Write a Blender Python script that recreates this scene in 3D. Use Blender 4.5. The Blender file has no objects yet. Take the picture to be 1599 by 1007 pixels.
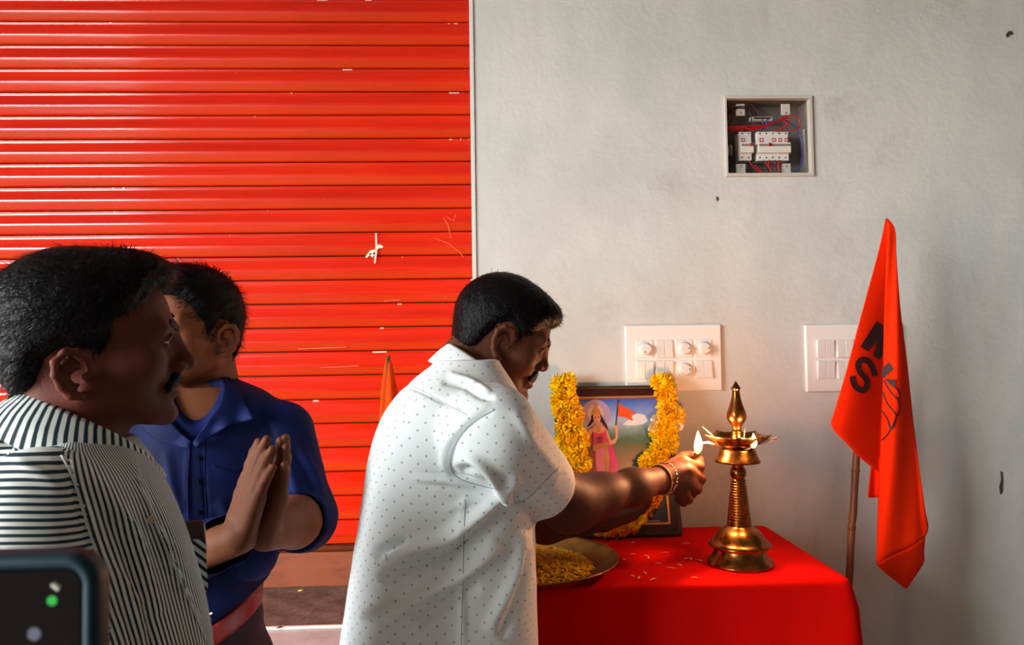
import bpy, bmesh, math, random
import numpy as np
from mathutils import Vector, Matrix
random.seed(7); rng = np.random.default_rng(7)
sc = bpy.context.scene
COL = sc.collection
# ------------------------------------------------------------------ camera
FPX, CX, CY = 1155.0, 799.5, 503.5
CAM = np.array([0.0, 0.0, 1.5])
YAW, PITCH, ROLL = math.radians(2.2), math.radians(2.06), math.radians(0.84)
_f = np.array([math.sin(YAW)*math.cos(PITCH), math.cos(YAW)*math.cos(PITCH), math.sin(PITCH)])
_r = np.array([math.cos(YAW), -math.sin(YAW), 0.0]); _u = np.cross(_r, _f)
RIGHT = _r*math.cos(ROLL) - _u*math.sin(ROLL); UP = _u*math.cos(ROLL) + _r*math.sin(ROLL); FWD = _f
cd = bpy.data.cameras.new('camera'); cd.sensor_width = 36.0; cd.lens = FPX/1599*36; cd.clip_start = 0.02
cd.dof.use_dof = True; cd.dof.focus_distance = 1.4; cd.dof.aperture_fstop = 10.0
cam = bpy.data.objects.new('camera', cd); COL.objects.link(cam)
M = Matrix.Identity(4)
for i in range(3):
    M[i][0], M[i][1], M[i][2], M[i][3] = RIGHT[i], UP[i], -FWD[i], CAM[i]
cam.matrix_world = M; sc.camera = cam
# ------------------------------------------------------------------ sky, exposure
w = bpy.data.worlds.new('sky'); sc.world = w; w.use_nodes = True
bg = w.node_tree.nodes['Background']; bg.inputs[0].default_value = (0.93, 0.98, 1.0, 1); bg.inputs[1].default_value = 28.0
sc.view_settings.view_transform = 'Standard'; sc.view_settings.look = 'None'
sc.view_settings.exposure = 0.0; sc.view_settings.gamma = 1.0; sc.view_settings.use_curve_mapping = False
# daylight enters through the open left side of the veranda: a portal guides the sky sampling there
OPEN_X, OPEN_Y0, OPEN_Y1, OPEN_Z1 = -3.0, -2.2, 0.80, 2.85
pl = bpy.data.lights.new('daylight_portal', 'AREA'); pl.shape = 'RECTANGLE'; pl.size = OPEN_Y1-OPEN_Y0; pl.size_y = OPEN_Z1
pl.cycles.is_portal = True
po = bpy.data.objects.new('daylight_portal', pl); COL.objects.link(po)
po.matrix_world = Matrix(((0, 0, -1, OPEN_X-0.02), (1, 0, 0, (OPEN_Y0+OPEN_Y1)/2), (0, -1, 0, OPEN_Z1/2), (0, 0, 0, 1)))

# ------------------------------------------------------------------ helpers
def P(u, v, Y):
    d = FWD + RIGHT*(u-CX)/FPX + UP*(CY-v)/FPX
    return CAM + d*(Y/d[1])
def PZ(u, v, z):
    d = FWD + RIGHT*(u-CX)/FPX + UP*(CY-v)/FPX
    return CAM + d*((z-CAM[2])/d[2])
def lin(c):
    return tuple((x/12.92 if x <= 0.04045 else ((x+0.055)/1.055)**2.4) for x in c)
def hexc(r, g, b): return lin((r/255, g/255, b/255)) + (1,)
ORG = {}
def tag(o, label=None, cat=None, group=None, kind=None):
    if label: o['label'] = label
    if cat: o['category'] = cat
    if group: o['group'] = group
    if kind: o['kind'] = kind
    return o
def empty(name, loc, label=None, cat=None, group=None, kind=None, rot=None):
    o = bpy.data.objects.new(name, None); COL.objects.link(o); o.location = tuple(loc); o.empty_display_size = 0.05
    if rot is not None: o.rotation_euler = rot
    ORG[o] = np.array(loc, float)
    return tag(o, label, cat, group, kind)
def mkmesh(name, V, F, smooth=True):
    me = bpy.data.meshes.new(name)
    V = np.asarray(V, float)
    if isinstance(F, np.ndarray):
        me.vertices.add(len(V)); me.vertices.foreach_set('co', V.ravel().astype(np.float32))
        n = F.shape[1]
        me.loops.add(F.size); me.loops.foreach_set('vertex_index', F.ravel().astype(np.int32))
        me.polygons.add(len(F)); me.polygons.foreach_set('loop_start', np.arange(0, F.size, n, dtype=np.int32))
        me.polygons.foreach_set('loop_total', np.full(len(F), n, dtype=np.int32))
        me.update(calc_edges=True)
    else:
        me.from_pydata([tuple(v) for v in V], [], [tuple(f) for f in F])
    if smooth: me.polygons.foreach_set('use_smooth', [True]*len(me.polygons))
    me.validate(); me.update()
    return me
def part(name, V, F, mat, parent=None, smooth=True, local=False):
    """mesh object; V in world coordinates (or in the parent's own frame when local)"""
    V = np.asarray(V, float)
    if parent is not None and not local: V = V - ORG[parent]
    o = bpy.data.objects.new(name, mkmesh(name, V, F, smooth)); COL.objects.link(o)
    if mat: o.data.materials.append(mat)
    if parent is not None: o.parent = parent; ORG[o] = ORG[parent]
    else: ORG[o] = np.zeros(3)
    return o
def solid(name, V, F, mat, label=None, cat=None, group=None, kind=None, smooth=True, base=None):
    """single-mesh thing with its origin at its own base"""
    V = np.asarray(V, float)
    b = np.array([(V[:, 0].min()+V[:, 0].max())/2, (V[:, 1].min()+V[:, 1].max())/2, V[:, 2].min()]) if base is None else np.asarray(base)
    o = part(name, V-b, F, mat, None, smooth); o.location = tuple(b); ORG[o] = b
    return tag(o, label, cat, group, kind)
class MB:
    def __init__(s): s.V, s.F = [], []
    def add(s, V, F):
        n = len(s.V); s.V += [tuple(v) for v in V]; s.F += [tuple(i+n for i in f) for f in F]; return s
    def box(s, lo, hi):
        x0, y0, z0 = lo; x1, y1, z1 = hi
        return s.add([(x0,y0,z0),(x1,y0,z0),(x1,y1,z0),(x0,y1,z0),(x0,y0,z1),(x1,y0,z1),(x1,y1,z1),(x0,y1,z1)],
                     [(0,3,2,1),(4,5,6,7),(0,1,5,4),(1,2,6,5),(2,3,7,6),(3,0,4,7)])
    def tube(s, pts, r, n=8, caps=True):
        pts = [np.asarray(p, float) for p in pts]; m = len(pts)
        rr = r if hasattr(r, '__len__') else [r]*m
        V, F = [], []; prev = None
        for i, p in enumerate(pts):
            t = pts[min(i+1, m-1)] - pts[max(i-1, 0)]; t = t/(np.linalg.norm(t)+1e-12)
            if prev is None:
                a = np.array([0,0,1.0]) if abs(t[2]) < 0.9 else np.array([1.0,0,0])
                e1 = np.cross(t, a)
            else: e1 = prev - t*np.dot(prev, t)
            e1 = e1/np.linalg.norm(e1); prev = e1; e2 = np.cross(t, e1)
            for k in range(n):
                an = 2*math.pi*k/n; V.append(p + rr[i]*(math.cos(an)*e1 + math.sin(an)*e2))
        for i in range(m-1):
            for k in range(n):
                F.append((i*n+k, i*n+(k+1)%n, (i+1)*n+(k+1)%n, (i+1)*n+k))
        if caps: F.append(tuple(range(n))[::-1]); F.append(tuple((m-1)*n+k for k in range(n)))
        return s.add(V, F)
    def lathe(s, prof, c, n=48):
        """prof: (r, z) from bottom to top"""
        V, F = [], []
        for r, z in prof:
            for k in range(n):
                an = 2*math.pi*k/n; V.append((c[0]+r*math.cos(an), c[1]+r*math.sin(an), c[2]+z))
        for i in range(len(prof)-1):
            for k in range(n):
                F.append((i*n+k, i*n+(k+1)%n, (i+1)*n+(k+1)%n, (i+1)*n+k))
        return s.add(V, F)
    def build(s, name, mat, parent=None, smooth=False, local=False): return part(name, s.V, s.F, mat, parent, smooth, local)
def bevel(o, wd=0.002, seg=2):
    m = o.modifiers.new('bevel', 'BEVEL'); m.width = wd; m.segments = seg; m.limit_method = 'ANGLE'
    for p in o.data.polygons: p.use_smooth = False
    return o
def thick(o, t, off=-1):
    m = o.modifiers.new('thickness', 'SOLIDIFY'); m.thickness = t; m.offset = off; return o

# materials
def mat(name, col, rough=0.5, metal=0.0, spec=0.5, **kw):
    m = bpy.data.materials.new(name); m.use_nodes = True
    b = m.node_tree.nodes['Principled BSDF']
    b.inputs['Base Color'].default_value = col if len(col) == 4 else tuple(col)+(1,)
    b.inputs['Roughness'].default_value = rough; b.inputs['Metallic'].default_value = metal
    b.inputs['Specular IOR Level'].default_value = spec
    for k, v in kw.items(): b.inputs[k.replace('_', ' ')].default_value = v
    return m
class NT:
    def __init__(s, m): s.m = m; s.t = m.node_tree; s.b = s.t.nodes['Principled BSDF']
    def n(s, ty, **kw):
        x = s.t.nodes.new(ty)
        for k, v in kw.items():
            if k.startswith('i_'):
                key = k[2:]; x.inputs[int(key) if key.isdigit() else key.replace('_', ' ')].default_value = v
            else: setattr(x, k, v)
        return x
    def l(s, a, b): s.t.links.new(a, b)
    def coord(s, kind='Object'): return s.n('ShaderNodeTexCoord').outputs[kind]
    def attr(s, name): return s.n('ShaderNodeAttribute', attribute_name=name).outputs['Vector']
    def mapp(s, vec, scale=(1,1,1), rot=(0,0,0), loc=(0,0,0)):
        x = s.n('ShaderNodeMapping'); s.l(vec, x.inputs[0]); x.inputs['Scale'].default_value = scale; x.inputs['Rotation'].default_value = rot; x.inputs['Location'].default_value = loc
        return x.outputs[0]
    def noise(s, vec, scale, detail=4, rough=0.55):
        x = s.n('ShaderNodeTexNoise'); s.l(vec, x.inputs['Vector']); x.inputs['Scale'].default_value = scale; x.inputs['Detail'].default_value = detail; x.inputs['Roughness'].default_value = rough
        return x.outputs['Fac']
    def ramp(s, fac, stops):
        x = s.n('ShaderNodeValToRGB'); s.l(fac, x.inputs[0]); e = x.color_ramp.elements
        while len(e) < len(stops): e.new(0.5)
        for q, (p, c) in zip(e, stops):
            q.position = p; q.color = c if hasattr(c, '__len__') else (c, c, c, 1)
        return x.outputs[0]
    def mix(s, fac, a, b, mode='MIX'):
        x = s.n('ShaderNodeMix', data_type='RGBA', blend_type=mode)
        for sock, v in ((x.inputs[0], fac), (x.inputs[6], a), (x.inputs[7], b)):
            if hasattr(v, 'is_output'): s.l(v, sock)
            elif hasattr(v, '__len__'): sock.default_value = v
            else: sock.default_value = v
        return x.outputs[2]
    def math(s, op, a, b=None, c=None):
        x = s.n('ShaderNodeMath', operation=op)
        for k, v in enumerate((a, b, c)):
            if v is None: continue
            if hasattr(v, 'is_output'): s.l(v, x.inputs[k])
            else: x.inputs[k].default_value = v
        return x.outputs[0]
    def bump(s, h, dist=0.001, strength=1.0):
        x = s.n('ShaderNodeBump'); x.inputs['Distance'].default_value = dist; x.inputs['Strength'].default_value = strength
        s.l(h, x.inputs['Height']); s.l(x.outputs[0], s.b.inputs['Normal']); return x
    def color(s, c): s.l(c, s.b.inputs['Base Color'])
    def rough(s, c): s.l(c, s.b.inputs['Roughness'])

# ------------------------------------------------------------------ setting
YW, YS = 1.90, 2.36           # plaster wall face, roller shutter
m_plaster = mat('plaster', hexc(205, 207, 205), 0.75, spec=0.25)
t = NT(m_plaster); c = t.coord()
base = t.ramp(t.noise(c, 1.6, 5, 0.6), [(0.30, hexc(186, 188, 182)), (0.55, hexc(206, 205, 199)), (0.75, hexc(216, 213, 206))])
streak = t.ramp(t.noise(t.mapp(c, (7, 7, 1.1)), 1.0, 6, 0.65), [(0.56, 0.0), (0.74, 1.0)])
base = t.mix(t.math('MULTIPLY', streak, 0.35), base, hexc(172, 164, 148))
blot = t.ramp(t.noise(c, 4.5, 8, 0.7), [(0.60, 0.0), (0.72, 1.0)])
base = t.mix(t.math('MULTIPLY', blot, 0.30), base, hexc(150, 140, 122))
vz = t.n('ShaderNodeTexVoronoi', feature='DISTANCE_TO_EDGE'); t.l(t.mapp(c, (5.5, 5.5, 8.5)), vz.inputs['Vector'])
nz = t.noise(c, 14, 3); warp = t.n('ShaderNodeMix', data_type='RGBA', blend_type='ADD'); warp.inputs[0].default_value = 0.35
t.l(t.mapp(c, (5.5, 5.5, 8.5)), warp.inputs[6]); t.l(t.n('ShaderNodeTexNoise', i_Scale=9.0).outputs['Color'], warp.inputs[7]); t.l(warp.outputs[2], vz.inputs['Vector'])
crack = t.ramp(vz.outputs['Distance'], [(0.004, 1.0), (0.02, 0.0)])
sep = t.n('ShaderNodeSeparateXYZ'); t.l(c, sep.inputs[0])
low = t.math('MULTIPLY', t.ramp(t.noise(c, 2.2, 2), [(0.5, 0.0), (0.62, 1.0)]), 0.09)
base = t.mix(t.math('MULTIPLY', crack, low), base, hexc(110, 98, 84))
t.color(base)
hh = t.math('ADD', t.math('MULTIPLY', t.noise(c, 9, 6, 0.6), 1.6), t.math('MULTIPLY', t.noise(c, 90, 3, 0.6), 0.12))
t.bump(hh, 0.006, 0.5)
m_conc = mat('dirty_cement', hexc(112, 92, 80), 0.8, spec=0.2)
t = NT(m_conc); c = t.coord()
t.color(t.ramp(t.noise(c, 16, 7, 0.7), [(0.3, hexc(82, 64, 56)), (0.52, hexc(116, 94, 82)), (0.66, hexc(132, 112, 98)), (0.78, hexc(190, 176, 160))]))
t.bump(t.noise(c, 60, 5), 0.003, 0.6)
m_tile = mat('white_step_tile', hexc(206, 204, 196), 0.35)
t = NT(m_tile); c = t.coord()
t.color(t.ramp(t.noise(c, 8, 6, 0.65), [(0.3, hexc(168, 166, 160)), (0.6, hexc(212, 210, 202))]))
m_floor = mat('floor_cement', hexc(120, 112, 104), 0.7)
t = NT(m_floor); c = t.coord()
t.color(t.ramp(t.noise(c, 3, 7, 0.65), [(0.3, hexc(70, 62, 56)), (0.7, hexc(104, 96, 88))]))
m_ceil = mat('ceiling_paint', hexc(160, 156, 150), 0.85)
m_wallin = mat('inner_wall_paint', hexc(92, 84, 78), 0.85)
m_ground = mat('outside_ground', hexc(120, 104, 86), 0.9)

XE = P(738.5, 300, YW)[0]      # free edge of the plaster wall
# distribution-box opening in the wall
b0 = P(1131.5, 151, YW); b1 = P(1269, 274.5, YW)
HX0, HX1, HZ1, HZ0 = b0[0], b1[0], P(1200, 151, YW)[2], P(1200, 274.5, YW)[2]
wl = MB(); yb = 2.52
wl.box((XE, YW, 0), (HX0, yb, 3.0)); wl.box((HX1, YW, 0), (3.0, yb, 3.0))
wl.box((HX0, YW, 0), (HX1, yb, HZ0)); wl.box((HX0, YW, HZ1), (HX1, yb, 3.0)); wl.box((HX0, YW+0.075, HZ0), (HX1, yb, HZ1))
wall = wl.build('wall_right', m_plaster); tag(wall, 'off-white stained plaster wall beside the red shutter', kind='structure')
# two dark chips and a nick in the plaster
m_chip = mat('exposed_plaster', hexc(70, 62, 52), 0.9)
for (u, v, pts) in ((1577, 53, [(-7,2),(-2,-5),(4,-4),(6,0),(0,2),(-4,6)]), (1564, 755, [(-2,-20),(2,-18),(3,-4),(2,14),(-2,18),(-4,6),(-1,-6)]), (1120, 310, [(-2,-3),(2,-3),(2,3),(-1,4)]),
                    (1003, 513, [(-1.5,-1),(1.5,-1),(1.5,1.5),(-1,1.5)])):
    q = [P(u+a, v+b, YW-0.0012) for a, b in pts]; part('chip', q, [tuple(range(len(q)))], m_chip, wall, smooth=False)
X_L = -3.0
fl = MB().box((-6, -4, -0.1), (3.0, YS+0.15, 0.0)).build('floor', m_floor); tag(fl, 'grey cement floor', kind='structure')
ce = MB().box((-3.8, -2.6, 3.0), (3.0, 2.55, 3.12)).build('ceiling', m_ceil); tag(ce, 'veranda roof slab', kind='structure')
bw = MB().box((X_L, -2.6, 0), (3.0, -2.45, 3.0)).build('wall_back', m_wallin); tag(bw, 'unseen wall added behind the camera to hold back light', kind='structure')  # unseen wall, put in to keep light from behind the camera low
rw = MB().box((3.0, -2.6, 0), (3.12, 2.52, 3.0)).build('wall_side', m_wallin); tag(rw, 'unseen wall added on the right to hold back light', kind='structure')  # unseen wall, put in so that daylight stays directional from the left
lw = MB().box((X_L-0.12, OPEN_Y1, 0), (X_L, 2.52, 3.0)); lw.box((X_L-0.12, -2.45, OPEN_Z1), (X_L, OPEN_Y1, 3.0)); lw.box((X_L-0.12, -2.45, 0), (X_L, OPEN_Y0, OPEN_Z1))
lw = lw.build('wall_left', m_wallin); tag(lw, 'unseen left pier and beam shaped to bound the daylight opening', kind='structure')  # unseen pier and beam, their edges placed to shape the incoming daylight
gr = MB().box((-40, -30, -0.3), (-6, 30, -0.2)).build('ground', m_ground); tag(gr, 'bare ground outside the veranda', kind='structure')

# raised threshold and white step in front of the shutter
zt = P(480, 918, YS-0.02)[2]
yt = YS - 0.34
th = MB().box((X_L, yt, 0), (XE, YS+0.15, zt)).build('trim_threshold', m_conc); tag(th, 'dirty cement threshold under the shutter', kind='structure')
tl = MB().box((X_L, 1.80, 0), (XE, yt-0.0005, zt-0.004)).build('trim_step', m_tile); tag(tl, 'white tiled step edge in front of the threshold', kind='structure')
ln = MB().box((X_L, yt-0.008, zt-0.006), (XE, yt, zt+0.002)).build('nosing', mat('pale_grout', hexc(235, 222, 205), 0.5), tl)
# roller shutter
m_red = mat('red_shutter_paint', hexc(236, 30, 4), 0.16, spec=0.6, Coat_Weight=0.35, Coat_Roughness=0.08)
t = NT(m_red); c = t.coord(); oi = t.n('ShaderNodeObjectInfo')
off = t.n('ShaderNodeVectorMath', operation='SCALE'); off.inputs[0].default_value = (37, 11, 5); t.l(oi.outputs['Random'], off.inputs['Scale'])
cv = t.n('ShaderNodeVectorMath', operation='ADD'); t.l(c, cv.inputs[0]); t.l(off.outputs[0], cv.inputs[1]); cv = cv.outputs[0]
bc = t.ramp(t.noise(t.mapp(cv, (0.8, 1, 14)), 1.5, 5, 0.6), [(0.3, hexc(194, 22, 1)), (0.55, hexc(216, 32, 2)), (0.75, hexc(224, 46, 4))])
sx = t.n('ShaderNodeSeparateXYZ'); t.l(c, sx.inputs[0])
# browner tone along the lower third of each slat
gz = t.ramp(t.math('MULTIPLY', sx.outputs['Z'], -1.0), [(0.0460, 0.0), (0.0505, 0.75), (0.072, 0.95)])
gn = t.ramp(t.noise(t.mapp(cv, (1.2, 1, 30)), 2.0, 5, 0.7), [(0.25, 0.35), (0.7, 1.0)])
bc = t.mix(t.math('MULTIPLY', t.math('MULTIPLY', gz, gn), 0.75), bc, hexc(196, 66, 8))
# paint scraped off the lip, now and then
lip = t.math('MULTIPLY', t.math('GREATER_THAN', sx.outputs['Z'], -0.0055), t.math('LESS_THAN', sx.outputs['Z'], -0.0005))
dash = t.math('GREATER_THAN', t.noise(t.mapp(cv, (9, 1, 1)), 1.6, 4, 0.6), 0.665)
bc = t.mix(t.math('MULTIPLY', lip, dash), bc, hexc(226, 196, 176))
spk = t.math('GREATER_THAN', t.noise(t.mapp(cv, (26, 1, 40)), 2.0, 2, 0.5), 0.79)
bc = t.mix(t.math('MULTIPLY', spk, 0.6), bc, hexc(225, 150, 120))
t.color(bc)
rg = t.math('ADD', t.ramp(t.noise(t.mapp(cv, (2, 1, 20)), 2.2, 4), [(0.3, 0.13), (0.7, 0.24)]), t.math('MULTIPLY', gz, 0.42)); t.rough(rg); t.l(t.math('SUBTRACT', 0.3, t.math('MULTIPLY', gz, 0.3)), t.b.inputs['Coat Weight']); t.l(t.math('SUBTRACT', 0.6, t.math('MULTIPLY', gz, 0.56)), t.b.inputs['Specular IOR Level'])
sh = empty('door_1', ((X_L+XE)/2, YS, zt), 'red horizontal-slat roller shutter, closed', kind='structure')
PITCH_S = 0.0
zA, zB = P(400, 35.5, YS)[2], P(480, 851, YS)[2]
NS = 22; PITCH_S = (zA-zB)/NS
k = PITCH_S/0.070
prof = [(0.004, 0.0), (-0.001, -0.0004), (-0.0048, -0.0016), (-0.0056, -0.0034), (-0.0046, -0.0052), (-0.0036, -0.0064), (-0.0050, -0.013), (-0.0078, -0.022),
        (-0.0106, -0.0300), (-0.0124, -0.0335), (-0.0133, -0.0358), (-0.01355, -0.0375), (-0.0136, -0.0390), (-0.01355, -0.0405), (-0.0133, -0.0422), (-0.0124, -0.0445), (-0.0085, -0.053), (-0.0062, -0.062), (-0.0045, -0.0660), (-0.0012, -0.0674), (0.004, -0.0676)]
nx = 3; xs = np.linspace(X_L, XE+0.03, nx)
SV = [(x, a, b*k) for x in xs for a, b in prof]; n = len(prof)
SF = [(i*n+j, i*n+j+1, (i+1)*n+j+1, (i+1)*n+j) for i in range(nx-1) for j in range(n-1)]
slat_me = mkmesh('slat', SV, SF); slat_me.materials.append(m_red)
for i in range(-6, NS):
    z = zA - i*PITCH_S
    if z > 2.99: continue
    o = bpy.data.objects.new('slat', slat_me); COL.objects.link(o); o.parent = sh
    o.location = tuple(np.array([0, YS + random.uniform(-.0006, .0006), z]) - ORG[sh]); o.rotation_euler = (random.uniform(-.006, .006), 0, 0)
m_rail = mat('grimy_rail_paint', hexc(168, 72, 24), 0.6)
t = NT(m_rail); c = t.coord()
t.color(t.ramp(t.noise(t.mapp(c, (3, 1, 9)), 3, 6, 0.65), [(0.3, hexc(112, 50, 16)), (0.55, hexc(142, 64, 20)), (0.68, hexc(130, 70, 36)), (0.8, hexc(190, 130, 92))]))
rb = MB(); rb.tube([(X_L, YS-0.006, zB-0.010), (XE, YS-0.006, zB-0.010)], 0.011, 12); rb.build('rolled_edge', m_rail, sh, True)
MB().box((X_L, YS-0.004, zt), (XE, YS+0.004, zB-0.012)).build('bottom_rail', m_rail, sh)
MB().box((X_L, YS+0.010, zt), (XE+0.03, YS+0.02, 3.0)).build('backing', mat('shutter_backing', hexc(60, 8, 4), 0.8), sh)
# scrap of tape stuck to a slat and faint scratches
m_tape = mat('old_tape', hexc(232, 214, 190), 0.6)
def ribbon(pts, wpx, Y, name, m, parent=None, tk=0.0):
    """flat strip on a plane y = Y through pixel points"""
    V, F = [], []
    for i, (u, v) in enumerate(pts):
        a = np.array(pts[min(i+1, len(pts)-1)], float) - np.array(pts[max(i-1, 0)], float); a /= np.linalg.norm(a)
        nn = np.array([-a[1], a[0]])*(wpx if not hasattr(wpx, '__len__') else wpx[i])/2
        V += [P(u+nn[0], v+nn[1], Y), P(u-nn[0], v-nn[1], Y)]
        if i: F.append((2*i-2, 2*i-1, 2*i+1, 2*i))
    return part(name, V, F, m, parent, smooth=False)
YT = YS-0.0145
tp = empty('tape_scrap', P(586, 410, YT), 'torn scrap of whitish tape stuck to the red shutter', 'tape')
ribbon([(587, 364), (588, 388), (585, 411)], [2, 3, 2.4], YT, 'strip', m_tape, tp)
for pts in ([(571, 402), (580, 393), (586, 391)], [(586, 389), (593, 384), (598, 386)], [(577, 396), (583, 400)]): ribbon(pts, [2.5, 6, 3][:len(pts)], YT-0.0004, 'torn_flap', m_tape, tp)
m_scr = mat('scratched_paint', hexc(226, 96, 60), 0.5)
for pts in ([(693, 340), (700, 352), (704, 372)], [(712, 335), (708, 345), (697, 338)], [(679, 372), (700, 380), (716, 392), (724, 402)], [(600, 470), (625, 468)], [(500, 574), (560, 571)], [(465, 545), (540, 542)]):
    ribbon(pts, 1.1, YT-0.0002, 'scratch', m_scr, sh)
m_guide = mat('guide_paint', hexc(214, 214, 208), 0.5)
g = MB().box((XE-0.004, YW-0.004, 0), (XE+0.006, YW+0.01, 3.0)).build('trim_1', m_guide); tag(g, 'thin pale corner bead on the wall edge', kind='structure')
# fallen yellow petal and bits on the threshold
for (u, v, cl, s) in ((470, 922, hexc(250, 214, 60), 5), (436, 980, hexc(60, 48, 36), 4)):
    p = PZ(u, v, zt+0.002); r = s*YS/FPX
    V = [p+np.array([-r, 0, 0]), p+np.array([0, -r*.5, .001]), p+np.array([r, .1*r, .002]), p+np.array([.2*r, r*.6, .003])]
    nm = ('flower_petal', 'single yellow petal fallen on the threshold below the shutter', 'petal') if s == 5 else ('dry_twig', 'tiny dark twig lying on the pale step nosing', 'twig')
    thick(solid(nm[0], V, [(0, 1, 2, 3)], mat(nm[0], cl, 0.6), nm[1], nm[2]), 0.0015)
# ------------------------------------------------------------------ distribution box
m_wpl = mat('cream_enamel', hexc(196, 188, 176), 0.45)
m_wpl2 = mat('white_plastic', hexc(226, 222, 216), 0.35)
m_cav = mat('box_inside', hexc(120, 112, 104), 0.6)
m_dark = mat('dark_slot', hexc(14, 12, 12), 0.6)
m_brk = mat('breaker_plastic', hexc(214, 208, 200), 0.4)
m_rp = mat('red_print', hexc(214, 60, 40), 0.5); m_rt = mat('red_toggle', hexc(150, 16, 14), 0.4)
S = YW/FPX
def wp(u, v): return P(u, v, YW)
db = empty('distribution_box', wp(1200, 274), 'open flush distribution box with breakers and loose wires in the wall', 'fuse box')
fr = MB(); fw_ = 3.0*S; yf, ybk = YW-0.006, YW+0.012
fr.box((HX0-0.002, yf, HZ1-fw_*1.3), (HX1+0.002, ybk, HZ1+0.002)); fr.box((HX0-0.002, yf, HZ0-0.002), (HX1+0.002, ybk, HZ0+fw_*1.3))
fr.box((HX0-0.002, yf, HZ0+fw_*1.3), (HX0+fw_*.6, ybk, HZ1-fw_*1.3)); fr.box((HX1-fw_, yf, HZ0+fw_*1.3), (HX1+0.002, ybk, HZ1-fw_*1.3))
fr.build('frame', m_wpl, db)
cav = MB(); d = YW+0.074; e = 0.0015
cav.add([(HX0+e, d, HZ0+e), (HX1-e, d, HZ0+e), (HX1-e, d, HZ1-e), (HX0+e, d, HZ1-e), (HX0+e, ybk, HZ0+e), (HX1-e, ybk, HZ0+e), (HX1-e, ybk, HZ1-e), (HX0+e, ybk, HZ1-e)],
        [(0,1,2,3), (0,4,5,1), (3,2,6,7), (0,3,7,4), (1,5,6,2)])
cav.build('back_box', m_cav, db)
def dpx(cu, cv): return 1110+cu/6.294, 130+cv/6.294      # crop coordinates -> pixels
def dbox(c0, c1, y0, y1, name, m, par, bev=0.0006):
    u0, v0 = dpx(*c0); u1, v1 = dpx(*c1); a = wp(u0, v0); b = wp(u1, v1)
    o = MB().box((min(a[0], b[0]), y0, min(a[2], b[2])), (max(a[0], b[0]), y1, max(a[2], b[2]))).build(name, m, par)
    return bevel(o, bev, 1)
for c0, c1 in (((272, 180), (360, 296)), ((720, 180), (808, 290)), ((272, 775), (368, 870)), ((728, 772), (815, 870))):
    k_ = dbox(c0, c1, YW+0.018, YW+0.022, 'bracket', m_wpl, db)
    cu, cv = (c0[0]+c1[0])/2, c0[1]+ (90 if c0[1] < 400 else 25)
    u, v = dpx(cu, cv); q = wp(u, v); MB().tube([(q[0], YW+0.016, q[2]), (q[0], YW+0.019, q[2])], 0.0022, 8).build('screw', m_cav, k_)
def breaker(x0, x1, name, n, marks, togg):
    o = dbox((x0, 452), (x1, 738), YW+0.022, YW+0.06, name, m_brk, db)
    dbox((x0+4, 570), (x1+8, 668), YW+0.012, YW+0.03, 'front_step', m_brk, o)
    dbox((x0+10, 584), (x1+2, 604), YW+0.0112, YW+0.0125, 'toggle_slot', m_cav, o)
    for tx in togg: dbox((tx-14, 578), (tx+14, 606), YW+0.006, YW+0.014, 'toggle', m_rt, o, 0.001)
    for i in range(n):
        cx_ = x0 + (x1-x0)*(i+0.5)/n
        for vy in (470, 708):
            u, v = dpx(cx_, vy); q = wp(u, v); MB().tube([(q[0], YW+0.0212, q[2]), (q[0], YW+0.03, q[2])], 0.0020, 8).build('terminal', m_dark, o)
    for mx in marks:
        for (a, b, c_, d_) in ((-18, 516, 18, 524), (-18, 544, 18, 552), (-18, 516, -10, 552), (10, 516, 18, 552)):
            dbox((mx+a, b), (mx+c_, d_), YW+0.0213, YW+0.023, 'print_mark', m_rp, o, 0.0001)
    return o
breaker(306, 432, 'breaker', 2, (346,), (412,)); breaker(480, 800, 'breaker', 5, (528, 650, 714, 776), (592,))
dbox((432, 292), (650, 330), YW+0.03, YW+0.045, 'neutral_bar', m_brk, db); dbox((455, 302), (628, 318), YW+0.026, YW+0.031, 'busbar', mat('busbar_brass', hexc(120, 100, 90), 0.4, 0.8), db)
dbox((218, 560), (268, 665), YW+0.045, YW+0.06, 'knockout_plate', m_wpl, db); dbox((940, 430), (962, 690), YW+0.02, YW+0.021, 'rating_label', mat('grey_label', hexc(170, 172, 170), 0.5), db)
def wire(pts, r, m, y=0.035):
    q = []
    for i, p in enumerate(pts):
        u, v = dpx(p[0], p[1]); a = P(u, v, YW); q.append(np.array([a[0], YW+(p[2] if len(p) > 2 else y), a[2]]))
    # Catmull-Rom smoothing
    out = []
    for i in range(len(q)-1):
        p0, p1, p2, p3 = q[max(i-1, 0)], q[i], q[i+1], q[min(i+2, len(q)-1)]
        for s_ in np.linspace(0, 1, 6)[:-1]:
            out.append(0.5*((2*p1)+(-p0+p2)*s_+(2*p0-5*p1+4*p2-p3)*s_**2+(-p0+3*p1-3*p2+p3)*s_**3))
    out.append(q[-1]); MB().tube(out, r, 6).build('wire', m, db, True)
m_wr = mat('red_wire', hexc(176, 14, 30), 0.35); m_wb = mat('blue_wire', hexc(28, 50, 130), 0.35); m_wk = mat('black_wire', hexc(26, 14, 16), 0.4); m_wd = mat('maroon_wire', hexc(74, 14, 18), 0.4)
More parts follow.
